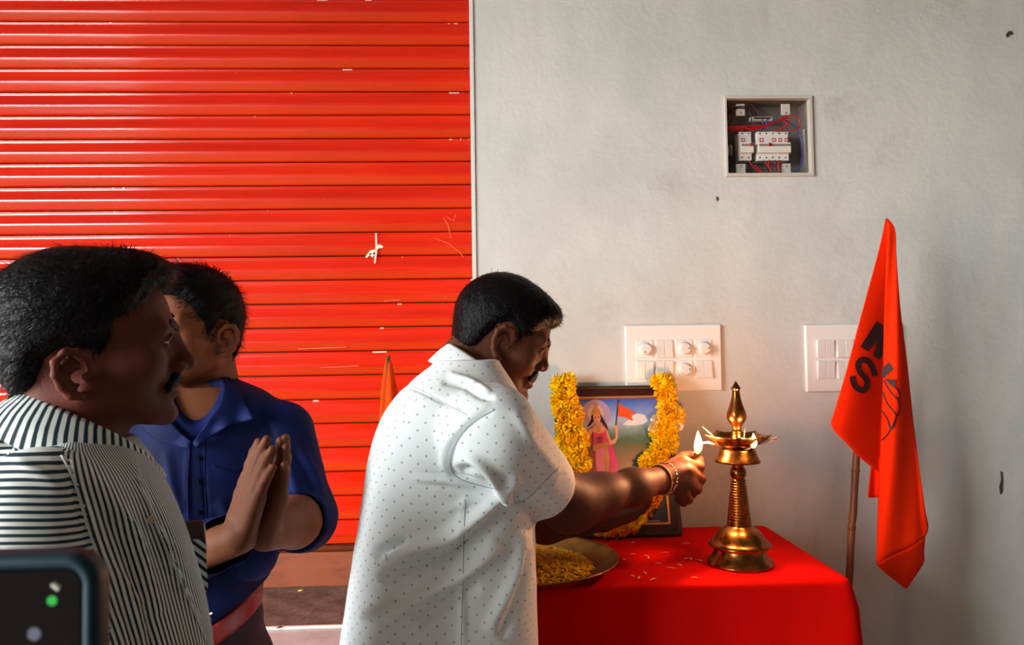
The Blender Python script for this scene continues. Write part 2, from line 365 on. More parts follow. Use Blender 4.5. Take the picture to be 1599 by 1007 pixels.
for pts, m_ in (([(165, 420), (300, 425), (480, 425), (600, 390), (700, 345), (790, 330), (770, 400), (700, 440), (620, 455)], m_wr), ([(165, 432), (320, 440), (500, 430), (640, 370), (760, 310), (850, 300), (900, 360), (880, 430), (790, 450)], m_wr),
                ([(165, 412), (360, 410), (540, 400), (690, 350), (750, 360), (760, 400), (700, 450)], m_wr), ([(400, 410), (560, 405), (660, 360), (740, 345), (770, 380), (720, 440)], m_wr),
                ([(170, 445), (340, 446), (420, 440)], m_wd), ([(510, 452), (560, 410), (600, 370), (700, 345), (800, 365), (880, 440), (920, 560), (925, 700), (890, 830), (820, 862)], m_wb),
                ([(530, 330), (545, 380), (580, 400), (570, 350), (600, 330)], m_wb), ([(165, 400), (190, 300), (260, 230), (380, 240), (420, 330), (380, 420), (330, 452)], m_wk),
                ([(170, 350), (200, 260), (280, 210), (450, 215), (540, 260), (560, 300)], m_wk), ([(165, 520), (205, 600), (215, 720), (200, 850)], m_wk), ([(175, 200), (230, 280), (210, 380), (170, 420)], m_wd), ([(420, 190), (470, 240), (500, 300)], m_wd), ([(230, 190), (190, 260), (175, 330)], m_wd),
                ([(400, 740), (440, 800), (520, 862)], m_wr), ([(450, 790), (500, 830), (530, 865)], m_wr), ([(600, 740), (590, 790), (620, 860)], m_wr), ([(690, 740), (680, 800), (700, 862)], m_wr), ([(720, 740), (710, 790), (690, 862)], m_wr), ([(560, 750), (600, 810), (640, 770)], m_wr), ([(540, 740), (570, 800), (600, 845)], m_wd), ([(380, 770), (390, 820), (440, 862)], m_wk), ([(650, 740), (655, 800), (660, 860)], m_wd)):
    wire(pts, 0.0017, m_, y=random.uniform(0.012, 0.020))
# ------------------------------------------------------------------ switch boards
m_sw = mat('switch_plastic', hexc(232, 228, 222), 0.3); m_sw2 = mat('switch_rocker', hexc(224, 220, 214), 0.28)
def switchboard(u0, v0, u1, v1, cells, label):
    a = wp(u0, v1); b = wp(u1, v0); zc0 = wp((u0+u1)/2, v1)[2]; zc1 = wp((u0+u1)/2, v0)[2]
    root = empty('switchboard', ((a[0]+b[0])/2, YW, zc0), label, 'switch board', 'switch boards on the plaster wall')
    pl_ = MB(); pl_.box((a[0], YW-0.009, zc0), (b[0], YW+0.004, zc1)); bevel(pl_.build('plate', m_sw, root), 0.003, 3)
    W_, H_ = b[0]-a[0], zc1-zc0
    for (r_, c_), kind in cells.items():
        x0 = a[0]+W_*(0.110+c_*0.2035); x1 = x0+W_*0.176; z1 = zc1-H_*(0.225+r_*0.315); z0 = z1-H_*0.265
        if kind == 'k':
            o = bevel(MB().box((x0, YW-0.0115, z0), (x1, YW-0.006, z1)).build('regulator', m_sw, root), 0.0008, 1)
            cx_, cz_ = (x0+x1)/2+W_*.004, (z0+z1)/2; rr = W_*0.058; V, F = [], []
            kn = MB(); n = 28
            for (r0, y_) in ((rr*1.15, -0.0115), (rr*1.15, -0.014), (rr, -0.0145), (rr*.95, -0.025), (rr*.85, -0.0265), (0.0001, -0.0268)):
                V += [(cx_+r0*math.cos(2*math.pi*i/n), YW+y_, cz_+r0*math.sin(2*math.pi*i/n)) for i in range(n)]
            F = [(i*n+j, i*n+(j+1)%n, (i+1)*n+(j+1)%n, (i+1)*n+j) for i in range(5) for j in range(n)]
            kn.add(V, F); kb = kn.build('knob', m_sw2, o, False)
            an = -2.0 if (r_, c_) == (0, 0) else 0.05
            px_, pz_ = cx_+rr*.6*math.cos(an), cz_+rr*.6*math.sin(an)
            q = MB().tube([(px_, YW-0.0276, pz_), (px_, YW-0.0262, pz_)], 0.0022, 8).build('pointer_dot', m_cav, o)
        else:
            for h in range(2):
                xa = x0+(x1-x0)*h/2+0.0003; xb = x0+(x1-x0)*(h+1)/2-0.0003; o1 = 0.012 if kind == 's' else 0.0165; o2 = 0.0165 if kind == 's' else 0.012
                V = [(xa, YW-0.006, z0), (xb, YW-0.006, z0), (xb, YW-0.006, z1), (xa, YW-0.006, z1), (xa, YW-o2, z0), (xb, YW-o2, z0), (xb, YW-o1, z1), (xa, YW-o1, z1)]
                bevel(MB().add(V, [(0,1,2,3), (4,7,6,5), (0,4,5,1), (3,2,6,7), (0,3,7,4), (1,5,6,2)]).build('rocker', m_sw2, root), 0.0006, 1)
    return root
switchboard(977, 507.5, 1124, 610.5, {(0,0):'k', (0,1):'s', (0,2):'k', (0,3):'k', (1,0):'t', (1,1):'t', (1,2):'k', (1,3):'s'}, 'white switch board with four round regulator knobs above the framed picture')
switchboard(1258, 506.5, 1405, 610.5, {(r_, c_): ('t' if c_ == 0 else 's') for r_ in (0, 1) for c_ in range(4)}, 'white switch board half hidden behind the orange-red flag')
# ------------------------------------------------------------------ table and cloth
ZT = PZ(1245, 817, 1.0)[2]
br = P(1245, 818, 1.86); ZT = br[2]
fr_ = PZ(1332, 905, ZT)
TX0, TX1, TY0, TY1 = -0.065, br[0], fr_[1], 1.86
TX1 = TX1f = min(fr_[0], br[0])
m_wood = mat('table_wood', hexc(96, 62, 36), 0.6)
tb = empty('table', ((TX0+TX1)/2, (TY0+TY1)/2, 0), 'tall wooden table hidden under the red cloth', 'table')
MB().box((TX0+.004, TY0+.006, ZT-0.032), (TX1-.006, TY1-.004, ZT-0.004)).build('table_top', m_wood, tb)
for x in (TX0+.03, TX1-.07):
    for y in (TY0+.03, TY1-.07): MB().box((x, y, 0), (x+.04, y+.04, ZT-.033)).build('leg', m_wood, tb)
m_cloth = mat('red_cotton', hexc(206, 8, 4), 0.85, spec=0.05)
t = NT(m_cloth); c = t.coord()
wv = t.n('ShaderNodeTexWave', i_Scale=420.0); t.l(c, wv.inputs['Vector'])
t.color(t.ramp(t.noise(c, 5, 4), [(0.3, hexc(216, 8, 3)), (0.7, hexc(230, 14, 5))]))
t.bump(t.math('ADD', t.math('MULTIPLY', t.noise(c, 14, 3), 1.0), t.math('MULTIPLY', t.noise(c, 500, 1), 0.06)), 0.004, 0.25)
# perimeter ring of the top, rounded corners
def ring(inset, z, fl=0.0, amp=0.0):
    pts = []; x0, x1, y0, y1 = TX0+inset, TX1f-inset, TY0+inset, TY1-inset; R_ = max(0.02-inset, 0.002)
    segs = [((x0+R_, y0), (x1-R_, y0), 90, (0, -1)), ((x1, y0+R_), (x1, y1-R_), 26, (1, 0)), ((x1-R_, y1), (x0+R_, y1), 50, (0, 1)), ((x0, y1-R_), (x0, y0+R_), 26, (-1, 0))]
    cs = [(x1-R_, y0+R_, -90), (x1-R_, y1-R_, 0), (x0+R_, y1-R_, 90), (x0+R_, y0+R_, 180)]
    for (a, b, n, nr), (cx_, cy_, a0) in zip(segs, cs):
        for i in range(n):
            s_ = i/(n-1); pts.append((a[0]+(b[0]-a[0])*s_, a[1]+(b[1]-a[1])*s_, nr))
        for j in range(1, 7):
            an = math.radians(a0+90*j/7); nr2 = (math.cos(an), math.sin(an)); pts.append((cx_+R_*nr2[0], cy_+R_*nr2[1], nr2))
    out = []
    for i, (x, y, nr) in enumerate(pts):
        k2 = i/len(pts); 
        corner = math.exp(-((x-x1)**2+(y-y0)**2)/0.004) + math.exp(-((x-x0)**2+(y-y0)**2)/0.004)
        front = 1.0 if nr[1] < -0.5 else 0.45
        wv_ = 0.55*math.sin(x*23+1.0)+0.35*math.sin(x*51+.4)+.3*math.sin(y*37) 
        o_ = fl*(1.0+2.2*corner) + amp*wv_*front
        # the back hem stays clear of the wall
        if nr[1] > 0.5: o_ = min(o_, 0.010)
        # the right edge of the top runs slightly inward towards the wall
        xx = x + nr[0]*o_
        if x > TX1f-0.05: xx -= (TX1f-TX1)*(y-TY0)/(TY1-TY0)
        out.append((xx, y+nr[1]*o_, z))
    return out
rings = [ring(0.16, ZT), ring(0.05, ZT), ring(0.012, ZT), ring(0.004, ZT-0.001), ring(0.0, ZT-0.005), ring(-0.001, ZT-0.012, 0.001)]
for i in range(1, 19):
    h = i/18; rings.append(ring(-0.001, ZT-0.012-0.80*h, 0.004+0.020*h, 0.020*h**0.8))
N_ = len(rings[0]); V = [p for r_ in rings for p in r_]
F = [(i*N_+j, i*N_+(j+1) % N_, (i+1)*N_+(j+1) % N_, (i+1)*N_+j) for i in range(len(rings)-1) for j in range(N_)]
F.append(tuple(range(N_))[::-1]); V = [(x, y, z) for x, y, z in V]
cl = solid('tablecloth', V, F, m_cloth, 'plain red cloth draped over the table', 'tablecloth')
# ------------------------------------------------------------------ brass lamp
m_brass = mat('brass', hexc(188, 122, 52), 0.25, 1.0)
t = NT(m_brass); c = t.coord()
t.color(t.ramp(t.noise(c, 30, 5), [(0.3, hexc(120, 74, 34)), (0.7, hexc(168, 112, 52))])); t.rough(t.ramp(t.noise(c, 55, 4), [(0.3, 0.17), (0.7, 0.36)]))
lc = PZ(1156, 880, ZT); LY = lc[1]; K = (LY/FPX)/2.96
zz = lambda y: (902-y)*K*1.005
lamp = empty('oil_lamp', lc, 'standing brass oil lamp with lit wicks on the red cloth', 'lamp')
def lathe_part(name, prof, sub=None, n=56):
    return MB().lathe([(r*K, zz(y)) for r, y in prof], lc, n).build(name, m_brass, sub or lamp, True)
base_ = lathe_part('base', [(0.1, 902), (146, 902), (152, 897), (150, 888), (138, 876), (126, 862), (117, 846), (112, 832), (112, 824), (120, 822), (135, 822), (141, 816), (140, 808), (128, 800), (117, 790), (110, 778), (102, 764), (90, 750), (74, 738), (60, 730), (56, 726)])
ring_prof = [(56, 728)]
y0_, y1_ = 724, 515
for i in range(17):
    f0 = i/17; ya = y0_+(y1_-y0_)*f0; yb_ = y0_+(y1_-y0_)*(i+1)/17; ra = 55-22*f0
    ring_prof += [(ra-3.5, ya), (ra, ya-3), (ra+0.5, (ya+yb_)/2), (ra-0.5, yb_+3)]
ring_prof += [(29, 513), (28, 508)]
stem = lathe_part('stem', ring_prof)
lathe_part('knop', [(28, 510), (34, 502), (38, 488), (37, 474), (30, 462), (26, 455), (29, 448), (33, 444), (30, 440), (24, 436), (24, 420)])
lathe_part('collar', [(24, 424), (90, 424), (100, 432), (103, 436), (101, 428), (92, 412), (86, 396), (82, 382), (78, 372), (30, 370)])
# bowl with spouts
n = 90; bowl = []
def spout(an):
    return sum(math.exp(-((((an-a0+math.pi) % (2*math.pi))-math.pi)/0.13)**2) for a0 in [math.radians(q) for q in (182, 254, 326, 38, 110)])
for r_, y_, sp in ((30, 372, 0), (70, 368, 0), (100, 352, 0), (118, 336, .2), (125, 318, .7), (126, 312, 1), (122, 313, 1), (115, 330, .5), (96, 346, 0), (60, 356, 0), (20, 358, 0)):
    bowl.append([(lc[0]+(r_+34*sp*spout(2*math.pi*j/n))*K*math.cos(2*math.pi*j/n), lc[1]+(r_+34*sp*spout(2*math.pi*j/n))*K*math.sin(2*math.pi*j/n), lc[2]+zz(y_)+0.003*sp*spout(2*math.pi*j/n)) for j in range(n)])
V = [p for b_ in bowl for p in b_]; F = [(i*n+j, i*n+(j+1) % n, (i+1)*n+(j+1) % n, (i+1)*n+j) for i in range(len(bowl)-1) for j in range(n)]
part('bowl', V, F, m_brass, lamp)
lathe_part('finial', [(34, 356), (33, 340), (28, 318), (24, 300), (26, 297), (25, 293), (20, 290), (20, 278), (24, 268), (34, 255), (42, 242), (45, 228), (43, 212), (37, 192), (30, 172), (24, 152), (19, 130), (17, 112), (17, 104), (21, 101), (23, 97), (20, 92), (12, 80), (5, 68), (0.2, 62)], n=40)
def emat(name, c0, c1, s):
    m = bpy.data.materials.new(name); m.use_nodes = True; nt = m.node_tree; nt.nodes.clear()
    o = nt.nodes.new('ShaderNodeOutputMaterial'); e = nt.nodes.new('ShaderNodeEmission'); e.inputs[1].default_value = s
    tc = nt.nodes.new('ShaderNodeTexCoord'); sp = nt.nodes.new('ShaderNodeSeparateXYZ'); rp = nt.nodes.new('ShaderNodeValToRGB')
    rp.color_ramp.elements[0].color = c0; rp.color_ramp.elements[1].color = c1
    nt.links.new(tc.outputs['Generated'], sp.inputs[0]); nt.links.new(sp.outputs['Z'], rp.inputs[0]); nt.links.new(rp.outputs[0], e.inputs[0]); nt.links.new(e.outputs[0], o.inputs[0]); return m
m_flame = emat('flame', (1.0, 0.42, 0.07, 1), (1.0, 0.60, 0.22, 1), 8.0)
m_wick = mat('cotton_wick', hexc(226, 190, 160), 0.8)
def flame(u, vb, vt, Y, wpx, lean=0.0, power=1.0):
    b = P(u, vb, Y); tp_ = P(u+lean, vt, Y); H_ = tp_[2]-b[2]; r = wpx/2*Y/FPX; mb = MB(); prof_ = []; n = 14; V, F = [], []
    for i in range(13):
        s_ = i/12; rad = r*max(0.02, (math.sin(math.pi*min(1, s_**0.75))**0.8)*(1-0.35*s_))
        c_ = b+(tp_-b)*s_ + np.array([0.0012*math.sin(s_*4), 0, 0])
        V += [c_+np.array([rad*math.cos(2*math.pi*j/n), rad*math.sin(2*math.pi*j/n), 0]) for j in range(n)]
    F = [(i*n+j, i*n+(j+1) % n, (i+1)*n+(j+1) % n, (i+1)*n+j) for i in range(12) for j in range(n)]
    o = part('flame', V, F, m_flame, lamp); o.visible_shadow = True
    l = bpy.data.lights.new('flame_light', 'POINT'); l.color = (1.0, 0.45, 0.20); l.energy = power; l.shadow_soft_size = 0.012
    lo = bpy.data.objects.new('flame_light', l); COL.objects.link(lo); lo.parent = lamp; q = (b+(tp_-b)*0.6) + np.array([0, -0.012, 0.006]); lo.location = tuple(q-ORG[lamp])
    return o
FA = (1090, 710, 671); YA = LY-0.006
flame(1089, 709, 672, YA, 15, 1.5, 5.5); flame(1176, 700, 676, LY-0.045, 12, 1.0, 3.0)
for pts in ([(1095, 690, -.004), (1108, 692, -.004), (1126, 696, -.01)], [(1095, 693, -.010), (1106, 690, -.012), (1122, 695, -.012)], [(1097, 666, .03), (1113, 680, .02), (1131, 697, .005)], [(1176, 698, -.045), (1166, 702, -.03), (1156, 704, -.02)],
            [(1186, 693, -.02), (1200, 686, -.02), (1217, 681, -.022)], [(1188, 694, -.01), (1203, 688, -.008), (1212, 685, -.008)], [(1164, 668, .035), (1162, 680, .03), (1160, 694, .02)]):
    MB().tube([P(u, v, LY+d_) for u, v, d_ in pts], [0.0008, 0.0016, 0.0020], 7).build('wick', m_wick, lamp, True)
# ------------------------------------------------------------------ framed picture
fb = PZ(970, 839, ZT); FY = fb[1]
FWD_, FH_ = 188*(FY+.02)/FPX, 237*(FY+.02)/FPX
lean = math.asin(min(0.3, (YW-0.022-FY)/FH_))
pic = empty('framed_picture', (fb[0], FY, ZT+0.001), 'framed print of a woman in pink holding an orange flag, draped with marigolds', 'picture', rot=(-lean, 0, 0))
m_fr = mat('dark_frame_wood', hexc(52, 16, 12), 0.35); m_fe = mat('beaded_edge', hexc(74, 56, 36), 0.4, 0.5); m_gold = mat('gilt_edge', hexc(220, 150, 84), 0.35, 0.6)
def loc(u, v): return (u-972)/188*FWD_, (839-v)/237*FH_       # pixel -> picture plane
hw = FWD_/2; bt = 0.040
def frame_bars(a, b, y0, y1, z0, z1):
    """four mitred bars between insets a and b"""
    o = [(-hw+a, z0+a), (hw-a, z0+a), (hw-a, z1-a), (-hw+a, z1-a)]; i_ = [(-hw+b, z0+b), (hw-b, z0+b), (hw-b, z1-b), (-hw+b, z1-b)]
    for k_ in range(4):
        q = [o[k_], o[(k_+1) % 4], i_[(k_+1) % 4], i_[k_]]; V = [(x, y0, z) for x, z in q]+[(x, y1, z) for x, z in q]
        yield V, [(0,1,2,3), (4,7,6,5), (0,4,5,1), (1,5,6,2), (2,6,7,3), (3,7,4,0)]
for V, F in frame_bars(0.0, 0.008, -0.014, 0.018, 0, FH_): bevel(part('frame_edge', V, F, m_fe, pic, False, True), 0.0015, 2)
for V, F in frame_bars(0.0082, 0.0262, -0.008, 0.016, 0, FH_): part('frame_bar', V, F, m_fr, pic, False, True)
for V, F in frame_bars(0.0264, 0.031, -0.010, 0.012, 0, FH_): part('gilt_lip', V, F, m_gold, pic, False, True)
# beads along the outer edge
bm = bmesh.new(); bmesh.ops.create_icosphere(bm, subdivisions=1, radius=0.0026); beadm = bpy.data.meshes.new('bead'); bm.to_mesh(beadm); bm.free(); beadm.materials.append(m_fe)
mb = MB()
bv = [tuple(v.co) for v in beadm.vertices]; bf = [tuple(p.vertices) for p in beadm.polygons]
for i in range(60):
    for (x, z) in ((hw-0.004, FH_*(i+.5)/60), (-hw+0.004, FH_*(i+.5)/60), (-hw+FWD_*(i+.5)/60, 0.004), (-hw+FWD_*(i+.5)/60, FH_-0.004)):
        mb.add([(a+x, b-0.014, c_+z) for a, b, c_ in bv], bf)
o = mb.build('bead_trim', m_fe, pic, True, True); o['kind'] = 'stuff'
m_sky = mat('print_sky', hexc(90, 120, 190), 0.35)
t = NT(m_sky); c = t.coord('Generated'); s_ = t.n('ShaderNodeSeparateXYZ'); t.l(c, s_.inputs[0])
gz_ = t.math('ADD', s_.outputs['Z'], t.math('MULTIPLY', t.math('SUBTRACT', t.noise(c, 6, 4), 0.5), 0.16))
t.color(t.ramp(gz_, [(0.0, hexc(28, 32, 62)), (0.20, hexc(40, 40, 78)), (0.26, hexc(92, 60, 44)), (0.46, hexc(136, 88, 54)), (0.57, hexc(112, 98, 62)), (0.66, hexc(66, 104, 78)), (0.73, hexc(120, 150, 138)), (0.79, hexc(176, 186, 208)), (0.88, hexc(130, 156, 212)), (1.0, hexc(44, 86, 184))]))
part('print', [(-hw+.030, -0.002, 0.030), (hw-.030, -0.002, 0.030), (hw-.030, -0.002, FH_-.030), (-hw+.030, -0.002, FH_-.030)], [(0,1,2,3)], m_sky, pic, False, True)
prn = pic.children[-1]
def pr(pts, m, lay, name):
    V = []
    for (cu, cv) in pts:
        a, b = loc(880+cu/4.026, 600+cv/4.026); V.append((a, -0.002-0.00025*lay, b))
    o = part(name, V, [tuple(range(len(V)))], m, prn, False, True)
    bmm = bmesh.new(); bmm.from_mesh(o.data); bmesh.ops.triangulate(bmm, faces=bmm.faces[:]); bmm.to_mesh(o.data); bmm.free()
    return o
def circ(cx_, cy_, rx, ry, n=24): return [(cx_+rx*math.cos(2*math.pi*i/n), cy_+ry*math.sin(2*math.pi*i/n)) for i in range(n)]
cp = lambda n_, *c_: mat('print_'+n_, hexc(*c_), 0.35)
c_skin, c_hair, c_gold, c_pink, c_mag, c_or, c_halo, c_halo2, c_wh, c_pale, c_br = cp('skin', 222, 160, 120), cp('hair', 40, 24, 26), cp('gold', 196, 140, 70), cp('pink', 222, 70, 110), cp('magenta', 214, 26, 110), cp('orange', 236, 84, 30), cp('halo', 176, 152, 188), cp('halo_core', 222, 190, 180), cp('snow', 226, 230, 232), cp('pale_pink', 226, 130, 170), cp('shawl', 150, 84, 50)
pr(circ(262, 190, 96, 96), c_halo, 1, 'print_halo'); pr(circ(258, 185, 52, 58), c_halo2, 2, 'print_halo')
pr([(430, 262), (470, 232), (500, 205), (530, 190), (580, 200), (600, 240), (560, 262), (500, 270)], c_wh, 1, 'print_cloud')
pr([(255, 165), (285, 165), (300, 205), (330, 270), (335, 300), (305, 262), (290, 240), (240, 240), (215, 268), (195, 275), (225, 225), (232, 185)], c_hair, 3, 'print_hair')
pr([(215, 280), (245, 262), (300, 262), (328, 290), (340, 340), (375, 480), (385, 560), (380, 640), (250, 640), (235, 560), (225, 430), (235, 350), (215, 320)], c_mag, 4, 'print_dress')
pr([(250, 340), (290, 335), (300, 400), (290, 640), (250, 640), (240, 500)], c_pale, 5, 'print_dress_fold'); pr([(296, 400), (318, 390), (330, 470), (318, 560), (300, 600), (292, 500)], c_gold, 6, 'print_sash'); pr([(228, 395), (330, 372), (338, 396), (228, 430)], c_gold, 6, 'print_belt')
pr([(236, 300), (310, 296), (325, 372), (240, 388)], c_pink, 5, 'print_bodice')
pr([(205, 290), (240, 268), (236, 330), (225, 400), (190, 480), (170, 560), (165, 640), (238, 640), (236, 420), (215, 380), (165, 360), (170, 330), (200, 335)], c_br, 4, 'print_shawl')
pr([(222, 290), (250, 262), (292, 262), (318, 290), (300, 310), (268, 318), (236, 308)], c_skin, 6, 'print_neck'); pr([(250, 250), (290, 250), (282, 300), (262, 310)], c_gold, 7, 'print_necklace')
pr([(318, 290), (330, 300), (350, 365), (380, 345), (380, 290), (374, 268), (392, 262), (400, 290), (392, 350), (372, 384), (340, 392), (322, 340)], c_skin, 5, 'print_arm'); pr([(205, 292), (226, 284), (230, 310), (205, 350), (190, 352), (190, 330)], c_skin, 6, 'print_arm')
pr(circ(265, 215, 25, 33), c_skin, 6, 'print_face'); pr([(232, 200), (236, 165), (250, 150), (250, 130), (262, 118), (274, 130), (276, 150), (288, 165), (294, 200), (264, 186)], c_gold, 7, 'print_crown')
for (a_, b_, w_, h_) in ((254, 212, 7, 3), (277, 212, 7, 3), (265, 236, 7, 3)): pr(circ(a_, b_, w_, h_, 10), c_hair if b_ < 230 else c_mag, 7, 'print_feature')
pr([(410, 98), (417, 98), (388, 268), (381, 268)], c_hair, 5, 'print_pole'); pr([(412, 118), (440, 142), (480, 162), (525, 190), (488, 196), (498, 240), (450, 214), (404, 206)], c_or, 6, 'print_flag')
pr([(450, 640), (500, 460), (560, 430), (560, 640)], cp('foliage', 60, 84, 60), 2, 'print_foliage'); pr([(530, 868), (620, 866), (620, 874), (530, 876)], cp('caption', 150, 150, 160), 2, 'print_caption')
gl = part('glass', [(-hw+.028, -0.0065, 0.028), (hw-.028, -0.0065, 0.028), (hw-.028, -0.0065, FH_-.028), (-hw+.028, -0.0065, FH_-.028)], [(0,1,2,3)], None, pic, False, True)
m_gl = bpy.data.materials.new('picture_glass'); m_gl.use_nodes = True; nt = m_gl.node_tree; nt.nodes.clear()
no = nt.nodes.new('ShaderNodeOutputMaterial'); mx = nt.nodes.new('ShaderNodeMixShader'); tr = nt.nodes.new('ShaderNodeBsdfTransparent'); gs = nt.nodes.new('ShaderNodeBsdfGlossy'); gs.inputs['Roughness'].default_value = 0.03
mx.inputs[0].default_value = 0.05; nt.links.new(tr.outputs[0], mx.inputs[1]); nt.links.new(gs.outputs[0], mx.inputs[2]); nt.links.new(mx.outputs[0], no.inputs[0]); gl.data.materials.append(m_gl)
MB().box((-0.02, 0.018, 0.02), (0.02, 0.022, FH_*0.6)).build('back_stay', m_fr, pic, False, True)
# ------------------------------------------------------------------ marigold garland
def petal_mat(name, *c_):
    m = mat(name, hexc(*c_), 0.55, spec=0.2); b = m.node_tree.nodes['Principled BSDF']; b.inputs['Subsurface Weight'].default_value = 0.15; b.inputs['Subsurface Radius'].default_value = (.004, .002, .001); return m
m_y, m_o, m_yw, m_wf, m_gn = petal_mat('marigold_yellow', 255, 214, 2), petal_mat('marigold_orange', 252, 150, 4), petal_mat('marigold_amber', 255, 194, 2), petal_mat('jasmine_white', 236, 226, 190), mat('calyx_green', hexc(70, 84, 30), 0.6)
def blossom_mesh(name, R_, m, npet, seed, wid=0.30):
    rg = random.Random(seed); V, F = [], []
    for i in range(npet):
        z = 1-1.75*(i+.5)/npet; ph = i*2.39996+rg.uniform(-.2, .2); s_ = math.sqrt(max(0, 1-z*z))
        d = np.array([s_*math.cos(ph), s_*math.sin(ph), z]); up_ = np.array([0, 0, 1.0]); tg = np.cross(d, up_); tg = tg/(np.linalg.norm(tg)+1e-9); bt_ = np.cross(tg, d)
        L = R_*rg.uniform(0.86, 1.10); w_ = R_*wid*rg.uniform(.8, 1.25); cu = rg.uniform(-.25, .35)*R_; tw = rg.uniform(-.5, .5); tg2 = tg*math.cos(tw)+bt_*math.sin(tw); bt2 = np.cross(tg2, d)
        n0 = len(V)
        V += [tuple(d*R_*.25), tuple(d*L*.75+tg2*w_*.8), tuple(d*L*.78-tg2*w_*.8), tuple(d*L*1.0+tg2*w_*.55+bt2*cu*.8), tuple(d*L*1.06+bt2*cu), tuple(d*L*1.0-tg2*w_*.55+bt2*cu*.8)]
        F += [(n0, n0+1, n0+2), (n0+1, n0+3, n0+4, n0+5, n0+2)]
    me = mkmesh(name, V, F, False); me.materials.append(m); return me
BL = [blossom_mesh('blossom', 1.0, m_, 170, i, 0.135) for i, m_ in enumerate((m_y, m_y, m_yw, m_o))]
BW = blossom_mesh('white_blossom', 1.0, m_wf, 26, 9, 0.4)
fn = np.array([0, -math.cos(lean), -math.sin(lean)*0]);
def on_pic(u, v, out):       # point in front of the leaning picture
    yy = FY + math.tan(lean)*max(0.0, (839-v)/237*FH_) - out
    return P(u, v, yy)
gar = empty('marigold_garland', on_pic(972, 836, 0.02), 'yellow and orange marigold garland hung around the framed picture', 'garland')
def strand(path, R0, R1, step, mix, jit=5.0, out=0.030, mult=2):
    L = 0; pts = []
    for (a, b) in zip(path[:-1], path[1:]):
        ln_ = math.hypot(b[0]-a[0], b[1]-a[1]); k_ = max(1, int(ln_/step))
        for i in range(k_): pts.append((a[0]+(b[0]-a[0])*i/k_, a[1]+(b[1]-a[1])*i/k_))
    for (u, v) in pts:
        for q in range(mult):
            me = random.choice(mix); R_ = random.uniform(R0, R1)*FY/FPX
            o = bpy.data.objects.new('blossom', me); COL.objects.link(o); o.parent = gar
            p = on_pic(u+random.uniform(-jit, jit)+(q-(mult-1)/2)*jit*2.0, v+random.uniform(-jit, jit)*.7, out+random.uniform(-.004, .006))
            o.location = tuple(p-ORG[gar]); o.scale = (R_, R_, R_*.92)
            o.rotation_euler = (math.radians(90)+random.uniform(-.9, .9), random.uniform(-.9, .9), random.uniform(-3, 3))
    MB().tube([on_pic(u, v, out-.004) for u, v in path], 0.0016, 5).build('thread', m_gn, gar)
    for (u, v) in pts[::2]:
        p = on_pic(u+random.uniform(-8, 8), v+6, out-.002); r_ = .006
        MB().tube([p, p+np.array([random.uniform(-.006, .006), -.006, -.012])], [r_, .003], 6).build('calyx', m_gn, gar, True)
strand([(884, 596), (882, 622), (886, 650), (892, 680), (900, 706), (908, 732), (914, 744)], 14, 19, 9, BL[:3], 7.0, 0.035)
strand([(1042, 598), (1044, 622), (1046, 648), (1044, 668), (1036, 690), (1026, 712), (1016, 730), (1010, 748)], 13, 18, 10, BL[:3]+[BL[2]], 6.5, 0.033)
strand([(1024, 768), (1016, 788), (1004, 804), (990, 818), (972, 828), (950, 829), (932, 827)], 7.5, 11, 8, [BL[2], BL[3], BL[3]], 4.0, 0.024)
for (u, v) in ((1058, 640), (1056, 655), (1060, 666), (1020, 668), (1024, 655), (978, 772), (905, 696)):
    o = bpy.data.objects.new('white_blossom', BW); COL.objects.link(o); o.parent = gar; o.location = tuple(on_pic(u, v, 0.040)-ORG[gar]); R_ = .012; o.scale = (R_,)*3; o.rotation_euler = (1.2, random.uniform(-1, 1), 0)
# ------------------------------------------------------------------ brass plate with petals
pc = PZ(824, 879, ZT+0.012); RP = 0.186
m_pb = mat('plate_brass', hexc(150, 104, 46), 0.32, 1.0)
t = NT(m_pb); c = t.coord(); t.color(t.ramp(t.noise(c, 18, 5), [(0.3, hexc(120, 82, 40)), (0.7, hexc(178, 130, 62))]))
plate = MB().lathe([(0.001, 0.002), (RP*.70, 0.002), (RP*.86, .008), (RP*.97, .020), (RP, .024), (RP*1.005, .0265), (RP*.985, .0265), (RP*.95, .0225), (RP*.84, .011), (RP*.70, .0055), (RP*.55, .0048), (RP*.545, .0054), (RP*.54, .0048), (0.001, .0045)], (0, 0, 0), 72)
pl_ = part('brass_plate', plate.V, plate.F, m_pb); pl_.location = (pc[0], pc[1], ZT+.0006); ORG[pl_] = np.array(pl_.location); tag(pl_, 'round brass plate heaped with loose petals on the red cloth', 'plate')
m_pp = petal_mat('loose_petal', 250, 170, 8)
t = NT(m_pp); c = t.coord(); t.color(t.ramp(t.noise(c, 60, 2), [(0.35, hexc(255, 168, 4)), (0.6, hexc(255, 220, 30))]))
V, F = [], []
def petal_strip(c0, L, w_, az, el, curl, V, F):
    n0 = len(V); d = np.array([math.cos(az)*math.cos(el), math.sin(az)*math.cos(el), math.sin(el)]); s_ = np.array([-math.sin(az), math.cos(az), 0])
    for i in range(4):
        q = i/3; p = np.asarray(c0)+d*L*(q-.5)+np.array([0, 0, curl*L*(1-(2*q-1)**2)]); ww = w_*(0.5, 1, 1, .45)[i]/2
        V.append(tuple(p-s_*ww)); V.append(tuple(p+s_*ww))
        if i: F.append((n0+2*i-2, n0+2*i-1, n0+2*i+1, n0+2*i))
